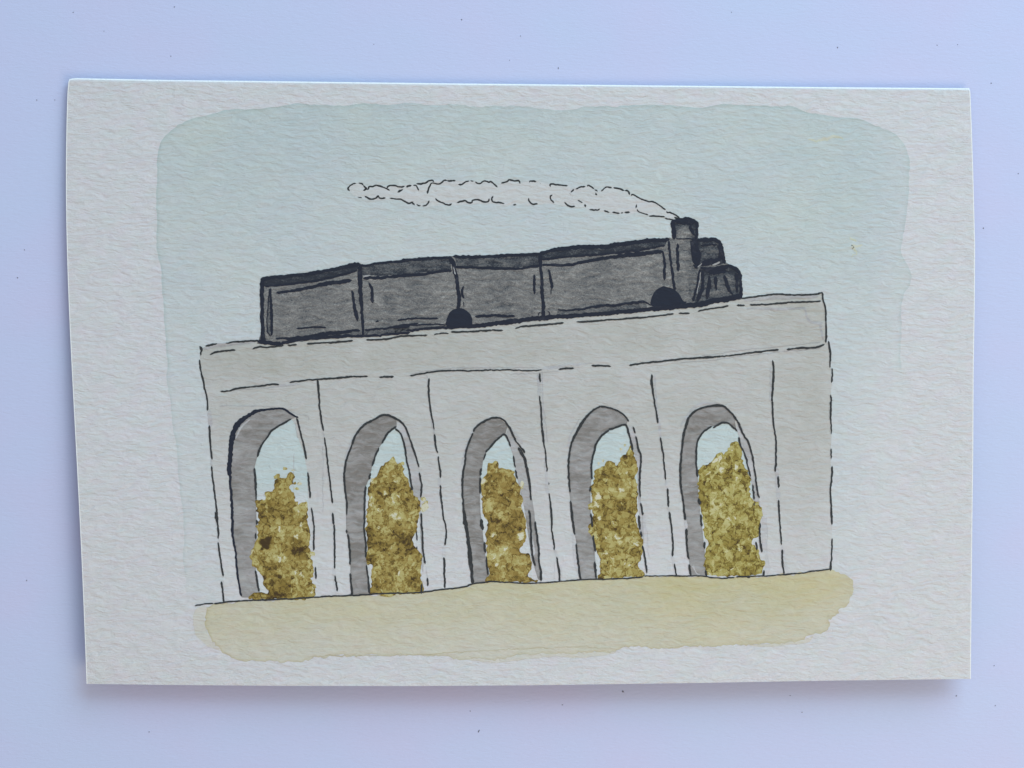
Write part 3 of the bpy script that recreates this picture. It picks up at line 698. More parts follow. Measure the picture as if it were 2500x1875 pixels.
# arch 4
A(K7, (175, 1225), (155, 900), (165, 700), (200, 560), (270, 400), (370, 250), (470, 130), (590, 65), w=[5, 5, 4.5, 5, 5.5, 6, 5, 5]); A(K7, (590, 65), (740, 95), (870, 160), (970, 265), w=[5, 4.5, 4.5, 4]); A(K7, (1025, 345), (1050, 430), w=4); A(K7, (1065, 475), (1100, 640), (1132, 760), (1115, 1000), (1125, 1290), w=[4, 5, 5.5, 5, 4]); A(K7, (1135, 1375), (1160, 1530), w=5)
A(K7b, (180, 130), (220, 450), (240, 580), w=[4.5, 6, 4]); A(K7b, (258, 710), (290, 1000), (318, 1190), w=[4, 5, 5.5]); A(K7b, (1105, 330), (1120, 510), w=5.5); A(K7b, (1130, 540), (1142, 605), w=4.5); A(K7b, (1155, 735), (1195, 950), (1212, 1100), w=[4, 5.5, 3])
A(K7, (470, 1045), (465, 900), (490, 700), (560, 520), (700, 380), w=5); A(K7, (700, 380), (900, 320), (950, 360), (985, 500), (1020, 660), w=4.8); A(K7, (450, 1160), (453, 1210), w=5.5); A(K7, (485, 1356), (489, 1360), w=4.5); A(K7, (460, 1520), (475, 1659), w=4.8); A(K7b, (470, 400), (480, 475), w=4.8); A(K7b, (485, 595), (520, 805), w=5); A(K7b, (510, 955), (530, 1165), w=5.5)
# arch 5
A(V6, (75, 1590), (40, 1350), (10, 1100), (10, 850), (30, 600), (60, 400), (120, 210), w=[4.5, 5, 5, 5, 5, 6, 6]); A(V6, (120, 210), (220, 120), (350, 75), (530, 50), (650, 110), (780, 270), w=[6, 4.5, 4.5, 5.5, 4.5, 5]); A(V6, (780, 270), (860, 460), (930, 570), (990, 800), (1040, 1180), (1070, 1300), w=[5, 5, 5, 4.5, 4.5, 4.3])
A(V7, (55, 250), (70, 380), w=4.8); A(V7, (85, 510), (95, 750), (120, 910), w=[6, 5, 4.5]); A(V7, (125, 990), (150, 1130), w=5); A(V7, (1085, 430), (1080, 580), (1105, 815), w=4.8); A(V7, (1030, 685), (1040, 785), w=4.8); A(V7, (1130, 1070), (1135, 1135), w=4.8)
A(V6, (235, 1015), (220, 850), (225, 650), (240, 530), (310, 420), (430, 340), w=[5, 4.6, 4.6, 4.6, 4.6, 3.6]); A(V6, (450, 352), (550, 300), (650, 290), (770, 400), w=4.3); A(V6, (800, 485), (820, 600), (880, 720), (950, 1010), w=4.3); A(V6, (985, 1130), (1000, 1320), w=4.6); A(V7, (255, 100), (268, 170), w=6); A(V7, (285, 315), (295, 465), w=5); A(V7, (335, 685), (335, 765), w=5); A(V7, (345, 1070), (360, 1140), w=5); A(V7, (1000, 160), (1005, 185), w=3.5)
ribbons("ink_outline", ink, 5.6e-5, M['ink'], viaduct)
# the thick brushed first arch
ribbons("heavy_outline", [(K1((1255, 225), (1180, 175), (1080, 110), (980, 95), (850, 108), (700, 132), (600, 182), (480, 272), (405, 370), (365, 500), (345, 700), (330, 880), (338, 1000)), [4, 5, 5, 5, 5, 9, 11, 11, 13, 12, 11, 11, 9]),
                          (K1((338, 1000), (345, 1100), (365, 1400), (375, 1659)) + K1b((380, 600), (420, 850), (440, 1100), (490, 1410)), [9, 6, 6, 6.5, 6, 5, 5, 5])], 5.5e-5, M['brush'], viaduct, jit=0.4)

# ground pen line
ribbons("ground_line", [(G1((90, 438), (200, 415), (335, 405)), 3), (G1((350, 405), (600, 378), (900, 360), (1150, 355), (1400, 342), (1800, 318), (2212, 290)), 3.6),
    (K3b((330, 1407), (750, 1378), (1200, 1365), (1500, 1330), (1850, 1285), (1930, 1255), (2212, 1215)), 3.6), (K5b((540, 1214), (750, 1225), (1050, 1242), (1500, 1212), (1760, 1190), (2212, 1180)), 3.3),
    (K7b((740, 1180), (1000, 1170), (1160, 1150)), 3.3), (K7b((1175, 1138), (1400, 1140), (1900, 1140)), 3), (V7((230, 1143), (300, 1145), (550, 1170), (735, 1160)), 3), (V7((760, 1152), (1130, 1140), (1500, 1115), (1800, 1075), (2040, 1050)), 3.3), (V7((910, 1160), (945, 1162)), 3.5)],
    6.4e-5, M['ink'], gnd, jit=0.35)

# ------------------------------------------------------------------ painted bushes behind the arches
def pblob(cx, cy, r, a):   # local pigment: (centre, radius, amount)
    return (cx, cy, r, a)
bushes = [
    dict(poly=K1((680, 1340), (750, 1325), (820, 1310), (815, 1260), (850, 1240), (925, 1225), (950, 1180), (925, 1130), (935, 1080), (980, 1050), (1020, 1035), (1090, 1030), (1110, 990), (1150, 965), (1185, 965), (1208, 1000), (1195, 1100), (1150, 1160), (1190, 1210), (1215, 1270), (1210, 1350), (1260, 1400), (1300, 1385), (1335, 1362), (1368, 1390)) +
         K1b((1380, 400), (1400, 480), (1415, 600), (1425, 750), (1440, 900), (1470, 1050), (1440, 1200), (1460, 1300), (1440, 1440), (1000, 1455), (620, 1462), (640, 1385), (740, 1360), (850, 1372), (810, 1250), (780, 1150), (720, 1060), (650, 990), (615, 900), (640, 780), (690, 680), (720, 540), (690, 480), (725, 400), (700, 250)),
         blobs=[(*K1b((820, 690))[0], 12, .75), (*K1b((800, 750))[0], 7, .5), (*K1b((1260, 740))[0], 18, .34), (*K1b((1320, 860))[0], 13, .38), (*K1b((1010, 1310))[0], 26, .42), (*K1b((950, 990))[0], 11, .3), (*K1b((870, 1100))[0], 13, .2), (*K1b((1240, 610))[0], 5, -.9), (*K1b((720, 220))[0], 8, -.35), (*K1b((830, 200))[0], 3.5, -.8),
                (*K1b((1330, 230))[0], 16, -.28), (*K1b((1400, 950))[0], 22, -.18), (*K1b((1040, 830))[0], 7, -.3), (*K1b((720, 1380))[0], 20, .15), (*K1((1000, 1450))[0], 36, .12), (*K1b((1080, 915))[0], 6, -.45), (*K1((1020, 1225))[0], 4, -.6)]),
    dict(poly=K3((880, 745), (905, 770), (930, 830), (985, 850), (1030, 900), (1040, 990), (1080, 1040), (1100, 1130), (1160, 1230), (1235, 1320), (1245, 1420)) + K3b((1240, 260), (1215, 420), (1195, 530), (1130, 665), (1160, 730), (1240, 810), (1265, 950), (1262, 1150), (1258, 1370), (900, 1378), (575, 1390), (590, 1250), (590, 1010), (530, 985), (528, 700), (522, 500), (518, 400)) +
         K3((520, 1400), (560, 1310), (540, 1240), (560, 1140), (600, 1070), (680, 1000), (720, 900), (760, 860), (810, 820)),
         blobs=[(*K3b((600, 650))[0], 22, .28), (*K3b((1060, 700))[0], 24, .34), (*K3b((580, 920))[0], 13, .34), (*K3b((720, 1330))[0], 28, .16), (*K3b((1180, 1240))[0], 15, .2), (*K3b((1160, 330))[0], 12, -.3), (*K3((775, 1240))[0], 4.5, -1.0), (*K3b((895, 330))[0], 6, -.6), (*K3b((960, 370))[0], 4, -.6), (*K3b((1060, 570))[0], 7, -.45), (*K3b((960, 600))[0], 6, -.35),
                (*K3b((920, 1320))[0], 26, -.12), (*K3((1100, 1400))[0], 26, .15), (*K3((830, 1060))[0], 18, .14), (*K3((880, 900))[0], 22, -.18), (*K3b((1200, 700))[0], 4, -.5)]),
    dict(poly=K5((510, 830), (560, 835), (620, 825), (660, 880), (760, 910), (860, 940), (890, 1050), (930, 1150), (945, 1240), (968, 1330), (960, 1450)) + K5b((980, 300), (1020, 420), (1015, 560), (1000, 680), (940, 780), (1000, 815), (1060, 850), (1088, 950), (1080, 1060), (1040, 1130), (1100, 1180), (1180, 1215), (800, 1228), (550, 1215), (478, 1222), (520, 1110), (500, 950), (482, 720), (490, 560), (500, 400), (440, 320)) +
         K5((430, 1300), (420, 1080), (460, 1000), (490, 960), (500, 880)),
         blobs=[(*K5((590, 1050))[0], 17, .26), (*K5((560, 900))[0], 10, .15), (*K5b((620, 520))[0], 26, .22), (*K5b((830, 560))[0], 18, .2), (*K5b((660, 50))[0], 30, .15), (*K5b((1030, 880))[0], 12, .2), (*K5b((970, 800))[0], 5, -.9), (*K5b((700, 850))[0], 24, -.16), (*K5b((430, 1000))[0], 10, .2), (*K5((440, 1070))[0], 6, -.9), (*K5((600, 960))[0], 9, -.2), (*K5b((620, 990))[0], 4, -.7), (*K5((600, 1150))[0], 14, -.2),
                (*K5b((660, 290))[0], 9, -.3), (*K5b((940, 600))[0], 7, -.3)]),
    dict(poly=K7((990, 590), (1010, 620), (1050, 700), (1080, 790), (1088, 1000), (1080, 1280), (1090, 1380)) + K7b((1090, 260), (1050, 320), (1100, 500), (1140, 620), (1152, 720), (1140, 880), (1100, 1000), (1170, 1130), (850, 1172), (560, 1182), (580, 1080), (570, 900), (540, 830), (500, 700), (450, 560), (430, 480), (490, 400), (480, 300)) +
         K7((490, 1450), (450, 1420), (480, 1300), (450, 1200), (480, 1120), (500, 1030), (520, 930), (620, 890), (690, 830), (720, 820), (800, 870), (850, 800), (880, 740), (950, 680)),
         blobs=[(*K7((700, 1050))[0], 26, .22), (*K7((960, 850))[0], 26, .16), (*K7b((680, 250))[0], 30, .14), (*K7b((880, 330))[0], 22, .16), (*K7b((760, 810))[0], 34, .05), (*K7((560, 1290))[0], 6, -1.), (*K7b((800, 615))[0], 6, -.7), (*K7b((850, 690))[0], 5, -.6), (*K7b((980, 720))[0], 12, -.3), (*K7b((1060, 570))[0], 10, -.22), (*K7((1030, 1150))[0], 14, -.2), (*K7b((850, 1110))[0], 50, -.05), (*K7b((1070, 380))[0], 7, -.8)]),
    dict(poly=V6((770, 540), (800, 580), (840, 700), (860, 870), (920, 950), (945, 1100), (960, 1250), (1010, 1330), (1080, 1400), (1102, 1500)) + V7((1100, 300), (1065, 440), (1035, 600), (960, 690), (1050, 790), (1090, 900), (1150, 960), (1110, 1050), (1080, 1120), (800, 1130), (430, 1150), (350, 1060), (350, 800), (372, 690), (322, 600), (310, 400), (285, 200)) +
         V6((255, 1300), (245, 1150), (242, 960), (270, 890), (350, 860), (410, 840), (480, 770), (540, 700), (600, 730), (640, 640), (690, 560)),
         blobs=[(*V6((700, 1100))[0], 30, -.02), (*V6((580, 930))[0], 9, -.4), (*V6((600, 1230))[0], 9, -.4), (*V7((700, 230))[0], 9, -.35), (*V7((640, 350))[0], 4, -.5), (*V7((600, 900))[0], 60, .06), (*V7((950, 850))[0], 22, .12), (*V7((620, 790))[0], 7, -.3), (*V7((1040, 1100))[0], 10, -.3)]),
]
for i, b in enumerate(bushes):
    bl = b['blobs']
    base_t = (0.18, 0.18, 0.20, 0.16, 0.14)[i]
    def bd(x, y, dd, bl=bl, base_t=base_t):
        d = np.full(len(x), base_t)
        for cx, cy, r, am in bl:
            rr = np.hypot(x - cx, y - cy) / r * (1 + 0.25 * np.sin(3 * np.arctan2(y - cy, x - cx) + cx))
            d += (0.8 if am > 0 else 0.5) * am * np.clip((1.25 - rr) * 3.5, 0, 1)
        return d
    bu = sheet("painted_bush", rough_outline(b['poly'], 2.6, 1.5, 2.2, 1.6, 8), 4.3e-5, m_bush(i * 3.7 + 1, warm=(0.5, 0.6, 1, 0.2, -1)[i], fine_amt=(1, 1.2, 0.8, 1.1, 1.3)[i]), card, grid=2.6, d=bd, wet=0.6, wetw=3.2)
    bu['label'] = ('olive brown bush with dark blots seen through the first arch', 'olive bush with a pointed top in the second arch', 'narrow golden brown bush in the middle arch',
                   'mustard green bush rising to the right in the fourth arch', 'evenly mottled mustard bush in the fifth arch')[i]
    b['obj'] = bu
def dab(b, c, rx, ry, d, rot=0.0, off=4.9e-5):
    n = 12; an = np.linspace(0, 2 * math.pi, n, endpoint=False)
    rr = 1 + rng.normal(0, .16, n)
    x = np.cos(an) * rx * rr; y = np.sin(an) * ry * rr
    P = np.stack([c[0] + x * math.cos(rot) - y * math.sin(rot), c[1] + x * math.sin(rot) + y * math.cos(rot)], 1)
    return sheet("leaf_dab", rough_outline(P, 2.0, 0.3, 2, 0.2, 5), off, bushes[b]['obj'].data.materials[0], bushes[b]['obj'], grid=2.5, d=d, wet=0.4, wetw=2.5)
for b, f, c, rx, ry, d, rot in ((0, K1, (1085, 905), 6, 3.4, .05, 0), (0, K1, (975, 1010), 9, 4.5, .15, -.5), (0, K1, (1215, 1105), 4, 3.4, .2, -.7), (0, K1, (1240, 1180), 7, 3.5, -.22, 0), (0, K1, (1280, 1110), 6, 3.5, -.32, -.2), (0, K1, (1195, 930), 4, 1.8, -.2, 0),
                                (0, K1b, (1450, 840), 7, 6, -.05, 0.3), (0, K1b, (1475, 1285), 5, 6, -.15, 0.3), (1, K3, (1295, 1320), 6, 5, -.05, .6), (1, K3, (1310, 1420), 9, 12, -.22, .5), (1, K3, (620, 1080), 9, 7, -.30, .2), (1, K3, (1010, 840), 5, 4, -.1, 0),
                                (3, K7, (915, 590), 3.2, 3, -.15, .4), (3, K7, (865, 645), 3.8, 2.6, -.25, .6), (3, K7, (620, 800), 2.4, 4, -.2, .2), (3, K7, (560, 845), 2.2, 4, -.2, .1), (3, K7, (487, 1270), 4, 7, .1, 0), (3, K7b, (452, 205), 5, 8, .05, 0), (3, K7b, (455, 520), 7, 9, .0, 0.3),
                                (4, V6, (480, 800), 9, 3.5, -.2, -.6), (4, V6, (1090, 1500), 5, 15, -.1, 0), (2, K5, (965, 1130), 4, 10, -.25, 0), (1, K3b, (800, 1395), 19, 5, .05, 0.0)):
    dab(b, f(c)[0], rx, ry, d, rot)

# ------------------------------------------------------------------ painted smoke
smoke_poly = [(850, 462), (858, 450), (868, 446), (890, 452), (905, 455), (930, 455), (955, 452), (985, 452), (1015, 450), (1045, 441), (1085, 441), (1110, 441), (1140, 441), (1165, 444), (1200, 441), (1212, 453), (1225, 446), (1245, 439), (1268, 446), (1300, 443),
              (1345, 448), (1385, 453), (1395, 464), (1410, 456), (1435, 452), (1455, 464), (1482, 457), (1500, 458), (1522, 464), (1535, 472), (1545, 476), (1590, 494), (1625, 510), (1658, 533), (1655, 537), (1620, 530), (1590, 526), (1560, 518), (1540, 521), (1505, 522), (1470, 517),
              (1440, 512), (1415, 507), (1385, 505), (1355, 500), (1300, 500), (1230, 499), (1180, 499), (1120, 502), (1090, 503), (1060, 503), (1040, 505), (1010, 500), (980, 490), (950, 488), (900, 486), (870, 480)]
smoke = sheet("painted_smoke", rough_outline(smoke_poly, 4, 0.6, 3, 1.0, 7), 1.6e-5, M['smoke'], card, grid=9, d=0.55)
smoke['label'] = 'long unpainted smoke plume with dashed pen outline'
si = []
def B(f, *p, w=4.0): si.append((f(*p), w))
B(Sa, (180, 248), (168, 225), (190, 190), (225, 165), (268, 152), w=[6, 5, 3.6, 3.6, 3.6]); B(Sa, (310, 155), (350, 152), (372, 168), w=[2.5, 4, 4]); B(Sa, (375, 185), (400, 210), (410, 228), (375, 245), w=4.6)
B(Sa, (412, 235), (440, 232), (450, 205), (500, 198), (545, 182), (600, 192), (650, 205), (690, 225), (722, 248)); B(Sa, (690, 215), (715, 190), (800, 180), (850, 200), (925, 198)); B(Sa, (955, 200), (1015, 182), w=4.6); B(Sa, (843, 270), (902, 230), w=[6, 3])
B(Sa, (1048, 180), (1080, 185), (1100, 210), (1118, 245)); B(Sa, (1090, 162), (1150, 155), (1220, 145), (1250, 118), (1300, 112), (1322, 128), w=[3, 4.5, 4.5, 4.5, 4.5, 4]); B(Sa, (1235, 285), (1250, 235), (1270, 190), (1300, 152), (1380, 158), (1420, 145), (1460, 112), (1500, 112), w=[5, 4.5, 4, 4, 3.6, 3.6, 3.6, 3.6])
B(Sa, (1505, 118), (1610, 118)); B(Sa, (1660, 160), (1700, 165), (1745, 135), (1795, 118)); B(Sa, (1820, 120), (1858, 120), w=3); B(Sa, (1885, 135), (1930, 155), (1960, 148), (1990, 122), (2040, 125), (2065, 138), (2095, 122), (2130, 150), (2175, 205))
B(Sa, (295, 338), (350, 350), w=[1.5, 3]); B(Sa, (400, 325), (440, 355), (490, 365), (545, 350), (568, 322), (585, 348), (620, 355), (665, 348), w=4.6); B(Sa, (730, 355), (800, 365), (870, 362), (920, 390), (990, 420), (1040, 405)); B(Sa, (1035, 410), (1058, 442), w=4.6)
B(Sa, (1090, 438), (1120, 455), (1140, 455), w=3.4); B(Sa, (1175, 458), (1215, 455), (1240, 430), (1255, 388)); B(Sa, (1350, 358), (1370, 385), (1430, 415), (1520, 448), (1560, 430), w=4.2); B(Sa, (1640, 412), (1700, 395), (1750, 388), (1780, 412), (1840, 412), (1842, 384), (1920, 374), (2000, 402), (2055, 395), (2068, 362), w=4.2)
B(Sb, (108, 118), (170, 100), (190, 82), (240, 92), (290, 95), (305, 122), w=4.4); B(Sb, (408, 108), (420, 96), (480, 102)); B(Sb, (524, 119), (530, 121), w=3); B(Sb, (635, 155), (635, 135), (650, 130), (740, 140), (818, 148))
B(Sb, (843, 238), (852, 242), w=4); B(Sb, (860, 218), (888, 188)); B(Sb, (912, 182), (950, 165), (1010, 155)); B(Sb, (1035, 155), (1045, 142), (1105, 178)); B(Sb, (1118, 190), (1142, 208), w=3.6); B(Sb, (1125, 232), (1135, 245), w=5)
B(Sb, (1185, 205), (1210, 185), (1245, 162), (1298, 168), w=3.6); B(Sb, (1320, 172), (1380, 180), (1428, 202)); B(Sb, (1442, 200), (1475, 208), (1492, 242)); B(Sb, (1510, 255), (1530, 245), (1620, 295), (1700, 320), (1735, 315), (1790, 345), (1850, 385), (1880, 405), w=3.8)
B(Sb, (1892, 425), (1900, 440), (1930, 435), (1985, 465), (2030, 500)); B(Sb, (1978, 488), (2005, 505), (2035, 508), w=4.5); B(Sb, (15, 262), (2, 290), (20, 325), (80, 332), (135, 338)); B(Sb, (235, 354), (265, 356), w=3.4)
B(Sb, (400, 285), (405, 310), (435, 342), (495, 345)); B(Sb, (652, 245), (632, 262), (640, 295), (675, 330)); B(Sb, (790, 328), (820, 358), (870, 372), (898, 368), w=4.3); B(Sb, (935, 305), (980, 330), w=3.4); B(Sb, (1010, 352), (1015, 372), w=5); B(Sb, (1062, 406), (1140, 412), (1165, 398), w=4.3)
B(Sb, (1218, 418), (1270, 432)); B(Sb, (1308, 435), (1380, 445)); B(Sb, (1400, 442), (1418, 440), w=3.4); B(Sb, (1440, 435), (1490, 430)); B(Sb, (1568, 352), (1560, 385), w=[2.5, 4.5]); B(Sb, (1570, 405), (1590, 430), (1690, 465), w=3.4); B(Sb, (1705, 475), (1780, 475), (1868, 488)); B(Sb, (1875, 500), (1960, 518), (2030, 515), w=3.4)
ribbons("ink_outline", si, 2.2e-5, M['ink'], smoke, jit=0.35)

# ------------------------------------------------------------------ painted train
train_top = Z1((165, 830), (420, 800), (690, 772), (1000, 715), (1240, 662), (1290, 680), (1500, 650), (1840, 615)) + Z2((400, 598), (650, 580), (1000, 575), (1300, 560), (1600, 545), (1650, 545)) + \
    Z3((90, 770), (200, 735), (400, 705), (600, 690), (800, 688), (1000, 660), (1250, 625), (1430, 612), (1545, 605))
body_outline = train_top + Z4((500, 515), (480, 240), (620, 205), (780, 210), (858, 235), (880, 300), (880, 500), (1150, 500), (1225, 540), (1255, 640), (1270, 720), (1300, 870), (1400, 905), (1500, 970), (1535, 1050), (1540, 1400)) + train_bottom[::-1] + Z1((150, 1510), (180, 1400), (160, 1100))
def train_d(x, y, dd):
    return 0.47 + 0.05 * np.sin(x / 37.0) + np.where(x > 1685, 0.15, 0.0)
train = sheet("painted_train", rough_outline(body_outline, 3, 0.7, 2.2, 0.6, 8, smooth=False), 4.8e-5, M['train'], card, grid=8, d=train_d)
train['label'] = 'dark grey steam train crossing the top of the viaduct'
# roofs: darker band along the top of each of the four cars
def band(top, low, d=0.82, name="carriage_roof"):
    d += 0.16
    sheet(name, rough_outline(top + low[::-1], 3, 0.4, 2.5, 0.4, 8, smooth=False), 5.3e-5, M['train'], train, grid=5, d=lambda x, y, dd: d + 0.06 * np.sin(x / 9.0) + 0.14 * np.exp(-(dd / 5.0) ** 2))
band(Z1((175, 838), (420, 808), (690, 780), (1000, 722), (1240, 672), (1270, 700)), Z1((200, 910), (400, 902), (600, 878), (900, 833), (1050, 795), (1265, 728)), 0.90)
band(Z1((1300, 685), (1500, 658), (1840, 622)) + Z2((400, 604), (640, 590)), Z1((1300, 790), (1500, 800), (1840, 780)) + Z2((300, 765), (655, 735)), 0.66)
band(Z2((690, 585), (1000, 582), (1300, 567), (1640, 556)), Z2((720, 695), (900, 700), (1300, 712), (1500, 700), (1640, 682)), 0.66)
band(Z3((100, 775), (200, 742), (400, 712), (600, 697), (800, 695), (1000, 668), (1250, 634), (1520, 618)), Z3((110, 845), (400, 806), (800, 782), (1100, 748), (1490, 690)), 0.84)
for sp in (Z1((450, 1555), (700, 1500), (960, 1478), (1300, 1474), (1300, 1415), (900, 1452), (600, 1500)), Z1((1330, 1470), (1840, 1430), (1840, 1365), (1340, 1412)), Z2((0, 1440), (280, 1400), (560, 1372), (280, 1338), (0, 1380)),
           Z3((260, 1490), (800, 1455), (1290, 1400), (1270, 1335), (900, 1372), (500, 1418), (285, 1420))):
    sheet('dark_sill', rough_outline(sp, 3, 0.4, 2, 0.3, 6, smooth=False), 5.2e-5, M['train'], train, grid=5, d=0.72)
# wheels
for wp in (Z2((598, 1360), (600, 1300), (625, 1230), (675, 1180), (740, 1158), (800, 1172), (858, 1220), (886, 1290), (880, 1365), (740, 1372)),
           Z3((1335, 1365), (1350, 1260), (1390, 1195), (1460, 1150), (1540, 1165), (1620, 1202), (1665, 1260), (1700, 1312), (1735, 1318), (1690, 1355), (1500, 1385))):
    sheet("wheel", rough_outline(wp, 3, 0.5, 2, 0.4, 8), 6.0e-5, M['wheel'], train, grid=8)
sheet("funnel", rough_outline(Z4((482, 240), (620, 210), (780, 214), (856, 238), (876, 300), (872, 505), (815, 500), (740, 480), (560, 500), (515, 505)), 3, 0.5, 2, 0.4, 8, smooth=False), 5.4e-5, M['train'], train, grid=4,
      d=lambda x, y, dd: 0.42 + 0.45 * np.clip((575 - y) / 30.0, 0, 1) + 0.35 * np.clip((np.abs(x - 1669) - 12) / 12, 0, 1))
sheet("smokebox", rough_outline(Z4((765, 540), (880, 510), (1150, 505), (1222, 545), (1252, 640), (1268, 720), (1292, 868), (1220, 900), (1100, 890), (950, 905), (880, 935), (800, 865), (778, 700)), 3, 0.5, 2, 0.4, 8, smooth=False), 5.4e-5, M['train'], train, grid=5,
      d=lambda x, y, dd: 0.84 + 0.30 * np.exp(-(dd / 9.0) ** 2) + 0.3 * np.clip((1712 - x) / 8.0, 0, 1))
sheet("cowcatcher", rough_outline(Z4((925, 930), (1100, 945), (1340, 895), (1420, 920), (1500, 978), (1530, 1050), (1535, 1395), (1200, 1440), (880, 1480), (810, 1440), (870, 1200)), 3, 0.5, 2, 0.4, 8, smooth=False), 5.5e-5, M['train'], train, grid=5,
      d=lambda x, y, dd: 0.76 + 0.32 * np.clip((678 - y) / 15.0, 0, 1) + 0.2 * np.exp(-(dd / 7.0) ** 2))
ti = []
def T(f, *p, w=7.0): ti.append((f(*p), [1.08 * q for q in w] if isinstance(w, list) else 1.08 * w))
T(Z1, (180, 835), (420, 806), (690, 780), (1000, 722), (1250, 672), w=[9, 8, 7, 7, 10]); T(Z1, (215, 915), (400, 905), (600, 880), (900, 835), (1050, 795), (1250, 735), w=5); T(Z1, (1240, 672), (1275, 672), w=11)
T(Z1, (1290, 690), (1500, 658), (1840, 622), w=6); T(Z2, (100, 622), (400, 602), (650, 588), w=6); T(Z2, (680, 585), (1000, 583), (1300, 568), (1650, 556), w=7); T(Z3, (85, 785), (200, 748), (400, 716), (600, 702), (800, 698), (1000, 672), (1250, 638), (1530, 620), w=[8, 8, 9, 9, 9, 9, 10, 8])
T(Z1, (1330, 828), (1500, 818), (1840, 795), w=[7, 6, 7]); T(Z2, (0, 810), (300, 780), (500, 752), (650, 738), w=6.5); T(Z2, (700, 700), (900, 705), (1300, 720), (1500, 705), (1640, 685), w=6)
T(Z3, (110, 850), (400, 812), (800, 786), (1100, 752), (1480, 692), w=5); T(Z3, (110, 905), (400, 905), (700, 850), (1000, 805), (1200, 782), (1455, 752), w=[5, 6, 7, 8, 10, 9])
T(Z1, (190, 850), (182, 1100), (192, 1400), (200, 1530), w=[10, 9, 9, 12]); T(Z1, (1285, 690), (1285, 850), (1290, 1000), (1310, 1200), (1320, 1470), w=[10, 10, 9, 8, 6]); T(Z2, (650, 600), (690, 720), (715, 850), (735, 1000), (735, 1170), w=[10, 9, 7, 8, 9]); T(Z2, (640, 620), (690, 670), w=10)
T(Z2, (1655, 560), (1665, 800), (1685, 1100), (1700, 1290), w=[8, 7, 8, 8]); T(Z3, (1532, 640), (1560, 900), (1585, 1080), (1600, 1190), w=6); 
T(Z1, (140, 1535), (200, 1545), (400, 1562), w=[10, 10, 9]); T(Z1, (400, 1560), (600, 1512), (950, 1482), (1310, 1476), (1600, 1460), (1840, 1432), w=[8, 8, 9, 6, 6, 6]); T(Z2, (150, 1418), (400, 1392), (700, 1378), (850, 1372), w=[5, 6, 7, 6]); T(Z2, (820, 1375), (1000, 1352), (1300, 1318), (1600, 1282), (1840, 1262), w=[6, 10, 11, 10, 10])
T(Z3, (260, 1492), (400, 1482), (800, 1455), (1200, 1415), (1600, 1380), (1843, 1358), w=[9, 9, 9, 9, 9, 10]); T(Z4, (200, 1570), (400, 1540), (800, 1508), (1200, 1440), (1525, 1385), w=[10, 11, 11, 11, 8])
T(Z1, (340, 1505), (600, 1498), (900, 1450), (1280, 1412), w=[4, 7, 8, 5]); T(Z1, (1345, 1412), (1600, 1385), (1840, 1360), w=[5, 5, 7]); T(Z2, (0, 1380), (120, 1355), (280, 1335), w=[7, 5, 3]); T(Z2, (200, 1360), (400, 1345), (590, 1350), w=[3, 3.5, 3])
T(Z1, (350, 990), (600, 955), (900, 890), (1180, 852), w=[5, 7, 9, 8]); sheet('narrow_window', rough_outline(Z1((275, 950), (292, 1000), (296, 1200), (294, 1440), (265, 1465), (240, 1400), (240, 1250), (256, 1080)), 3, 0.3, 2, 0.2, 6), 6.0e-5, M['train'], train, grid=4, d=0.74)
T(Z1, (278, 940), (285, 1100), (290, 1300), (290, 1465), w=[4, 6, 7, 5]); T(Z1, (272, 945), (250, 1100), (238, 1300), (245, 1430), (285, 1470), w=2.6)
T(Z1, (1195, 970), (1220, 1100), (1255, 1295), w=[6, 6, 8]); T(Z1, (1395, 880), (1420, 970), (1425, 1095), w=[5, 6, 8]); T(Z1, (575, 1390), (740, 1378), (900, 1380), w=4); T(Z1, (482, 1412), (492, 1402), w=3); T(Z1, (1460, 1315), (1495, 1310), w=4)
T(Z2, (50, 1295), (250, 1275), (500, 1278), w=[4, 5, 4]); T(Z2, (930, 1260), (1100, 1245), (1250, 1245), (1365, 1250), w=[6, 6, 6, 5]); T(Z2, (790, 915), (775, 980), (790, 1050), w=[3, 7, 4]); T(Z2, (792, 1090), (795, 1140), w=2.5); T(Z2, (1590, 790), (1585, 880), (1590, 1000), w=[4, 6, 5])
T(Z3, (180, 960), (205, 1060), (220, 1165), w=[4, 6, 7]); T(Z3, (214, 1170), (210, 1240), w=2.2); T(Z3, (1465, 750), (1485, 900), (1485, 1070), w=[4, 6, 6]); T(Z3, (1632, 675), (1630, 820), (1642, 970), w=6.5); T(Z3, (285, 1412), (500, 1410), (700, 1375), (900, 1360), (1130, 1330), (1270, 1322), w=[3, 5, 6, 6, 7, 7]); T(Z3, (1270, 1322), (1330, 1365), w=[5, 2])
T(Z2, (1630, 1255), (1635, 1225), (1660, 1205), w=2); T(Z2, (1735, 1205), (1762, 1215), (1760, 1245), w=2)
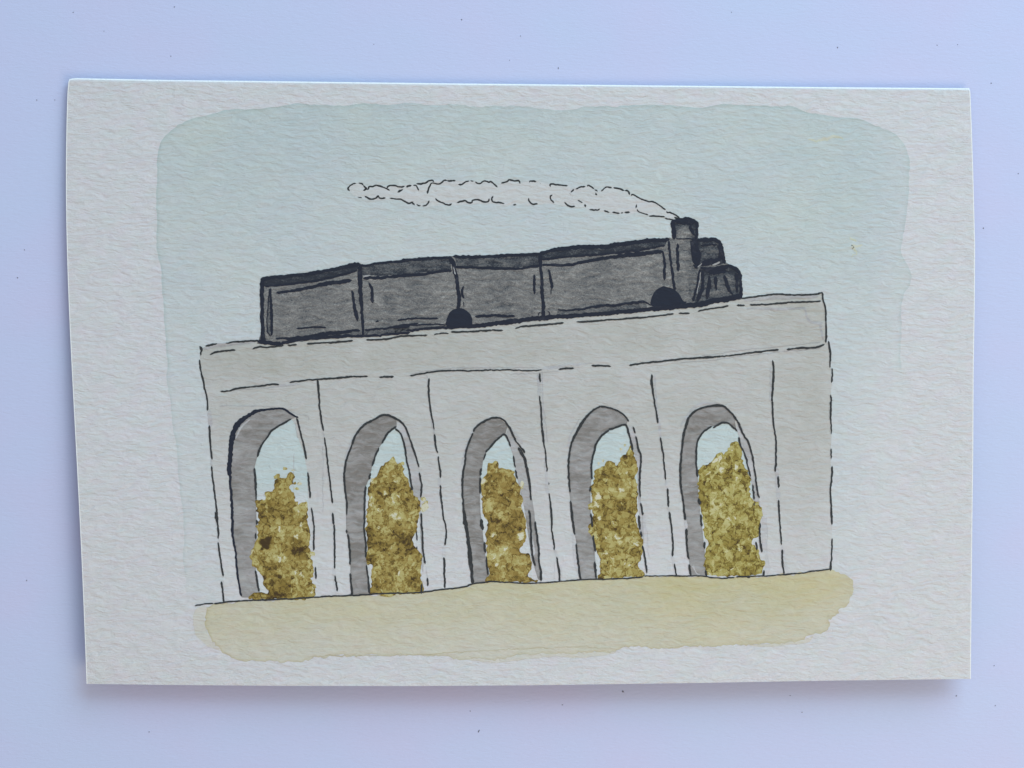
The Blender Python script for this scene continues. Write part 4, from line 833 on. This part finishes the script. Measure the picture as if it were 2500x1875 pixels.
# funnel, smokebox, cowcatcher strokes
T(Z4, (500, 245), (620, 225), (780, 225), (850, 245), w=[5, 8, 9, 8]); T(Z4, (505, 250), (525, 380), (530, 505), w=[9, 10, 8]); T(Z4, (560, 250), (700, 270), (820, 260), w=[8, 12, 10]); T(Z4, (858, 250), (872, 330), (862, 510), w=7); T(Z4, (770, 310), (780, 380), (830, 450), w=[7, 9, 8]); T(Z4, (560, 512), (700, 518), (820, 512), w=3)
T(Z4, (820, 520), (870, 590), w=12); T(Z4, (800, 560), (810, 700), (850, 860), (890, 905), w=[8, 9, 9, 8]); T(Z4, (860, 620), (880, 740), (900, 860), w=[14, 13, 9]); T(Z4, (900, 530), (1020, 520), (1150, 525), (1215, 570), w=9); T(Z4, (1215, 570), (1240, 660), (1262, 780), (1285, 870), w=[8, 8, 9, 8]); T(Z4, (1180, 610), (1215, 700), (1215, 790), w=[3, 6, 8]); T(Z4, (930, 620), (1020, 600), (1160, 590), w=[3, 5, 4])
T(Z4, (950, 870), (1060, 850), (1160, 830), (1230, 800), w=[6, 10, 10, 7]); T(Z4, (825, 915), (870, 938), w=7); T(Z4, (930, 900), (1080, 880), (1180, 860), w=[5, 8, 6])
T(Z4, (930, 945), (1100, 960), (1240, 940), (1350, 915), (1450, 960), (1510, 1030), (1530, 1120), w=[6, 8, 8, 9, 10, 10, 8]); T(Z4, (1525, 1120), (1528, 1250), (1530, 1390), w=7); T(Z4, (1460, 1040), (1465, 1180), (1470, 1310), w=[9, 7, 5]); T(Z4, (1000, 985), (1120, 1005), (1300, 995), w=[8, 11, 8])
T(Z4, (910, 975), (890, 1120), (860, 1270), (812, 1440), w=[4, 4.5, 5, 6]); T(Z4, (960, 1000), (955, 1150), (935, 1290), (880, 1440), w=[7, 7, 9, 9]); T(Z4, (1055, 1070), (1045, 1220), (1025, 1390), w=[6, 9, 8]); T(Z4, (1150, 1090), (1150, 1180), (1162, 1280), w=[8, 8, 3]); T(Z4, (1290, 1060), (1320, 1180), (1350, 1260), (1395, 1350), w=[5, 9, 7, 4]); T(Z4, (1030, 1430), (1250, 1410), (1500, 1360), w=[6, 8, 8])
ribbons("ink_line", ti, 7.2e-5, M['brush'], train, jit=0.5)
# deepened corners in pale highlight scratches
hl = [(Z4((880, 930), (910, 910), (945, 880)), 2.4), (Z4((1100, 905), (1160, 885), (1210, 855)), [2, 5, 3]), (Z1((1330, 805), (1400, 790)), 3), (Z2((680, 700), (700, 780)), [2, 3]), (Z4((925, 1010), (905, 1150), (870, 1330)), 1.8)]
for _i, _f in enumerate(hl): ribbons("scratched_highlight", [_f], 9.6e-5 + _i * 2e-7, M['pencil'], train, jit=0.4, d=0.72)

# ------------------------------------------------------------------ dust on the sheet
dust_mat = m_ink("grey_dust", (0.20, 0.21, 0.27), thin=(0.32, 0.34, 0.44))
def speck(px, py, r, label, group, ell=1.0, rot=0.0):
    n = 9; V = []; F = []
    c = place(np.array(px), np.array(py), 0.0); r *= 0.75
    an = np.linspace(0, 2 * math.pi, n, endpoint=False)
    rr = 1 + rng.normal(0, .2, n)
    for lev, (s_, z) in enumerate(((1.0, 0.0), (0.8, r * S * 0.5))):
        for k_ in range(n):
            x = math.cos(an[k_]) * r * rr[k_] * s_ * ell; y = math.sin(an[k_]) * r * rr[k_] * s_
            V.append((c[0] + (x * math.cos(rot) - y * math.sin(rot)) * S, c[1] + (x * math.sin(rot) + y * math.cos(rot)) * S, z + 1e-6))
    for k_ in range(n): F.append((k_, (k_ + 1) % n, n + (k_ + 1) % n, n + k_))
    F.append(tuple(range(n, 2 * n)))
    o = mesh_from("dust_speck", V, F, dust_mat)
    o['label'] = label; o['category'] = 'dust speck'
    if group: o['group'] = group
    return o
speck(1521, 1688.5, 3.2, 'largest black dust speck, just below the bottom edge of the card', None, 1.3, -0.2)
speck(1363, 166, 1.5, 'short upright grey fibre on the sheet just above the top edge of the card', None, 2.6, 1.5)
speck(1169, 1785, 2.0, 'curled grey fibre on the sheet well below the middle of the card', None, 2.4, 1.1)
for px, py, r in ((426, 17, 1.7), (179, 30, 1.7), (254, 76, 1.4), (417, 137, 1.7), (90, 244, 1.7), (134, 244, 1.6), (60, 610, 1.6), (1127, 48, 1.9), (1271, 88, 1.6), (913, 108, 1.3), (1244, 147, 1.3), (2045, 116, 2.1), (1786, 30, 1.5),
                  (2288, 110, 1.5), (2338, 109, 1.5), (2420, 203, 1.9), (2401, 557, 2.1), (2486, 424, 1.7), (65, 1417, 1.7), (1148, 1736, 1.5), (1373, 1721, 1.6), (1929, 1698, 1.6), (2335, 1699, 1.9), (2430, 1723, 1.8), (1958, 1739, 1.6), (2427, 1625, 1.7), (364, 1787, 1.8), (43, 678, 1.9)):
    speck(px, py, r, 'tiny round grey dust speck lying on the bluish sheet', 'tiny dust specks on the sheet', 1 + 0.3 * rng.random(), rng.random() * 3)
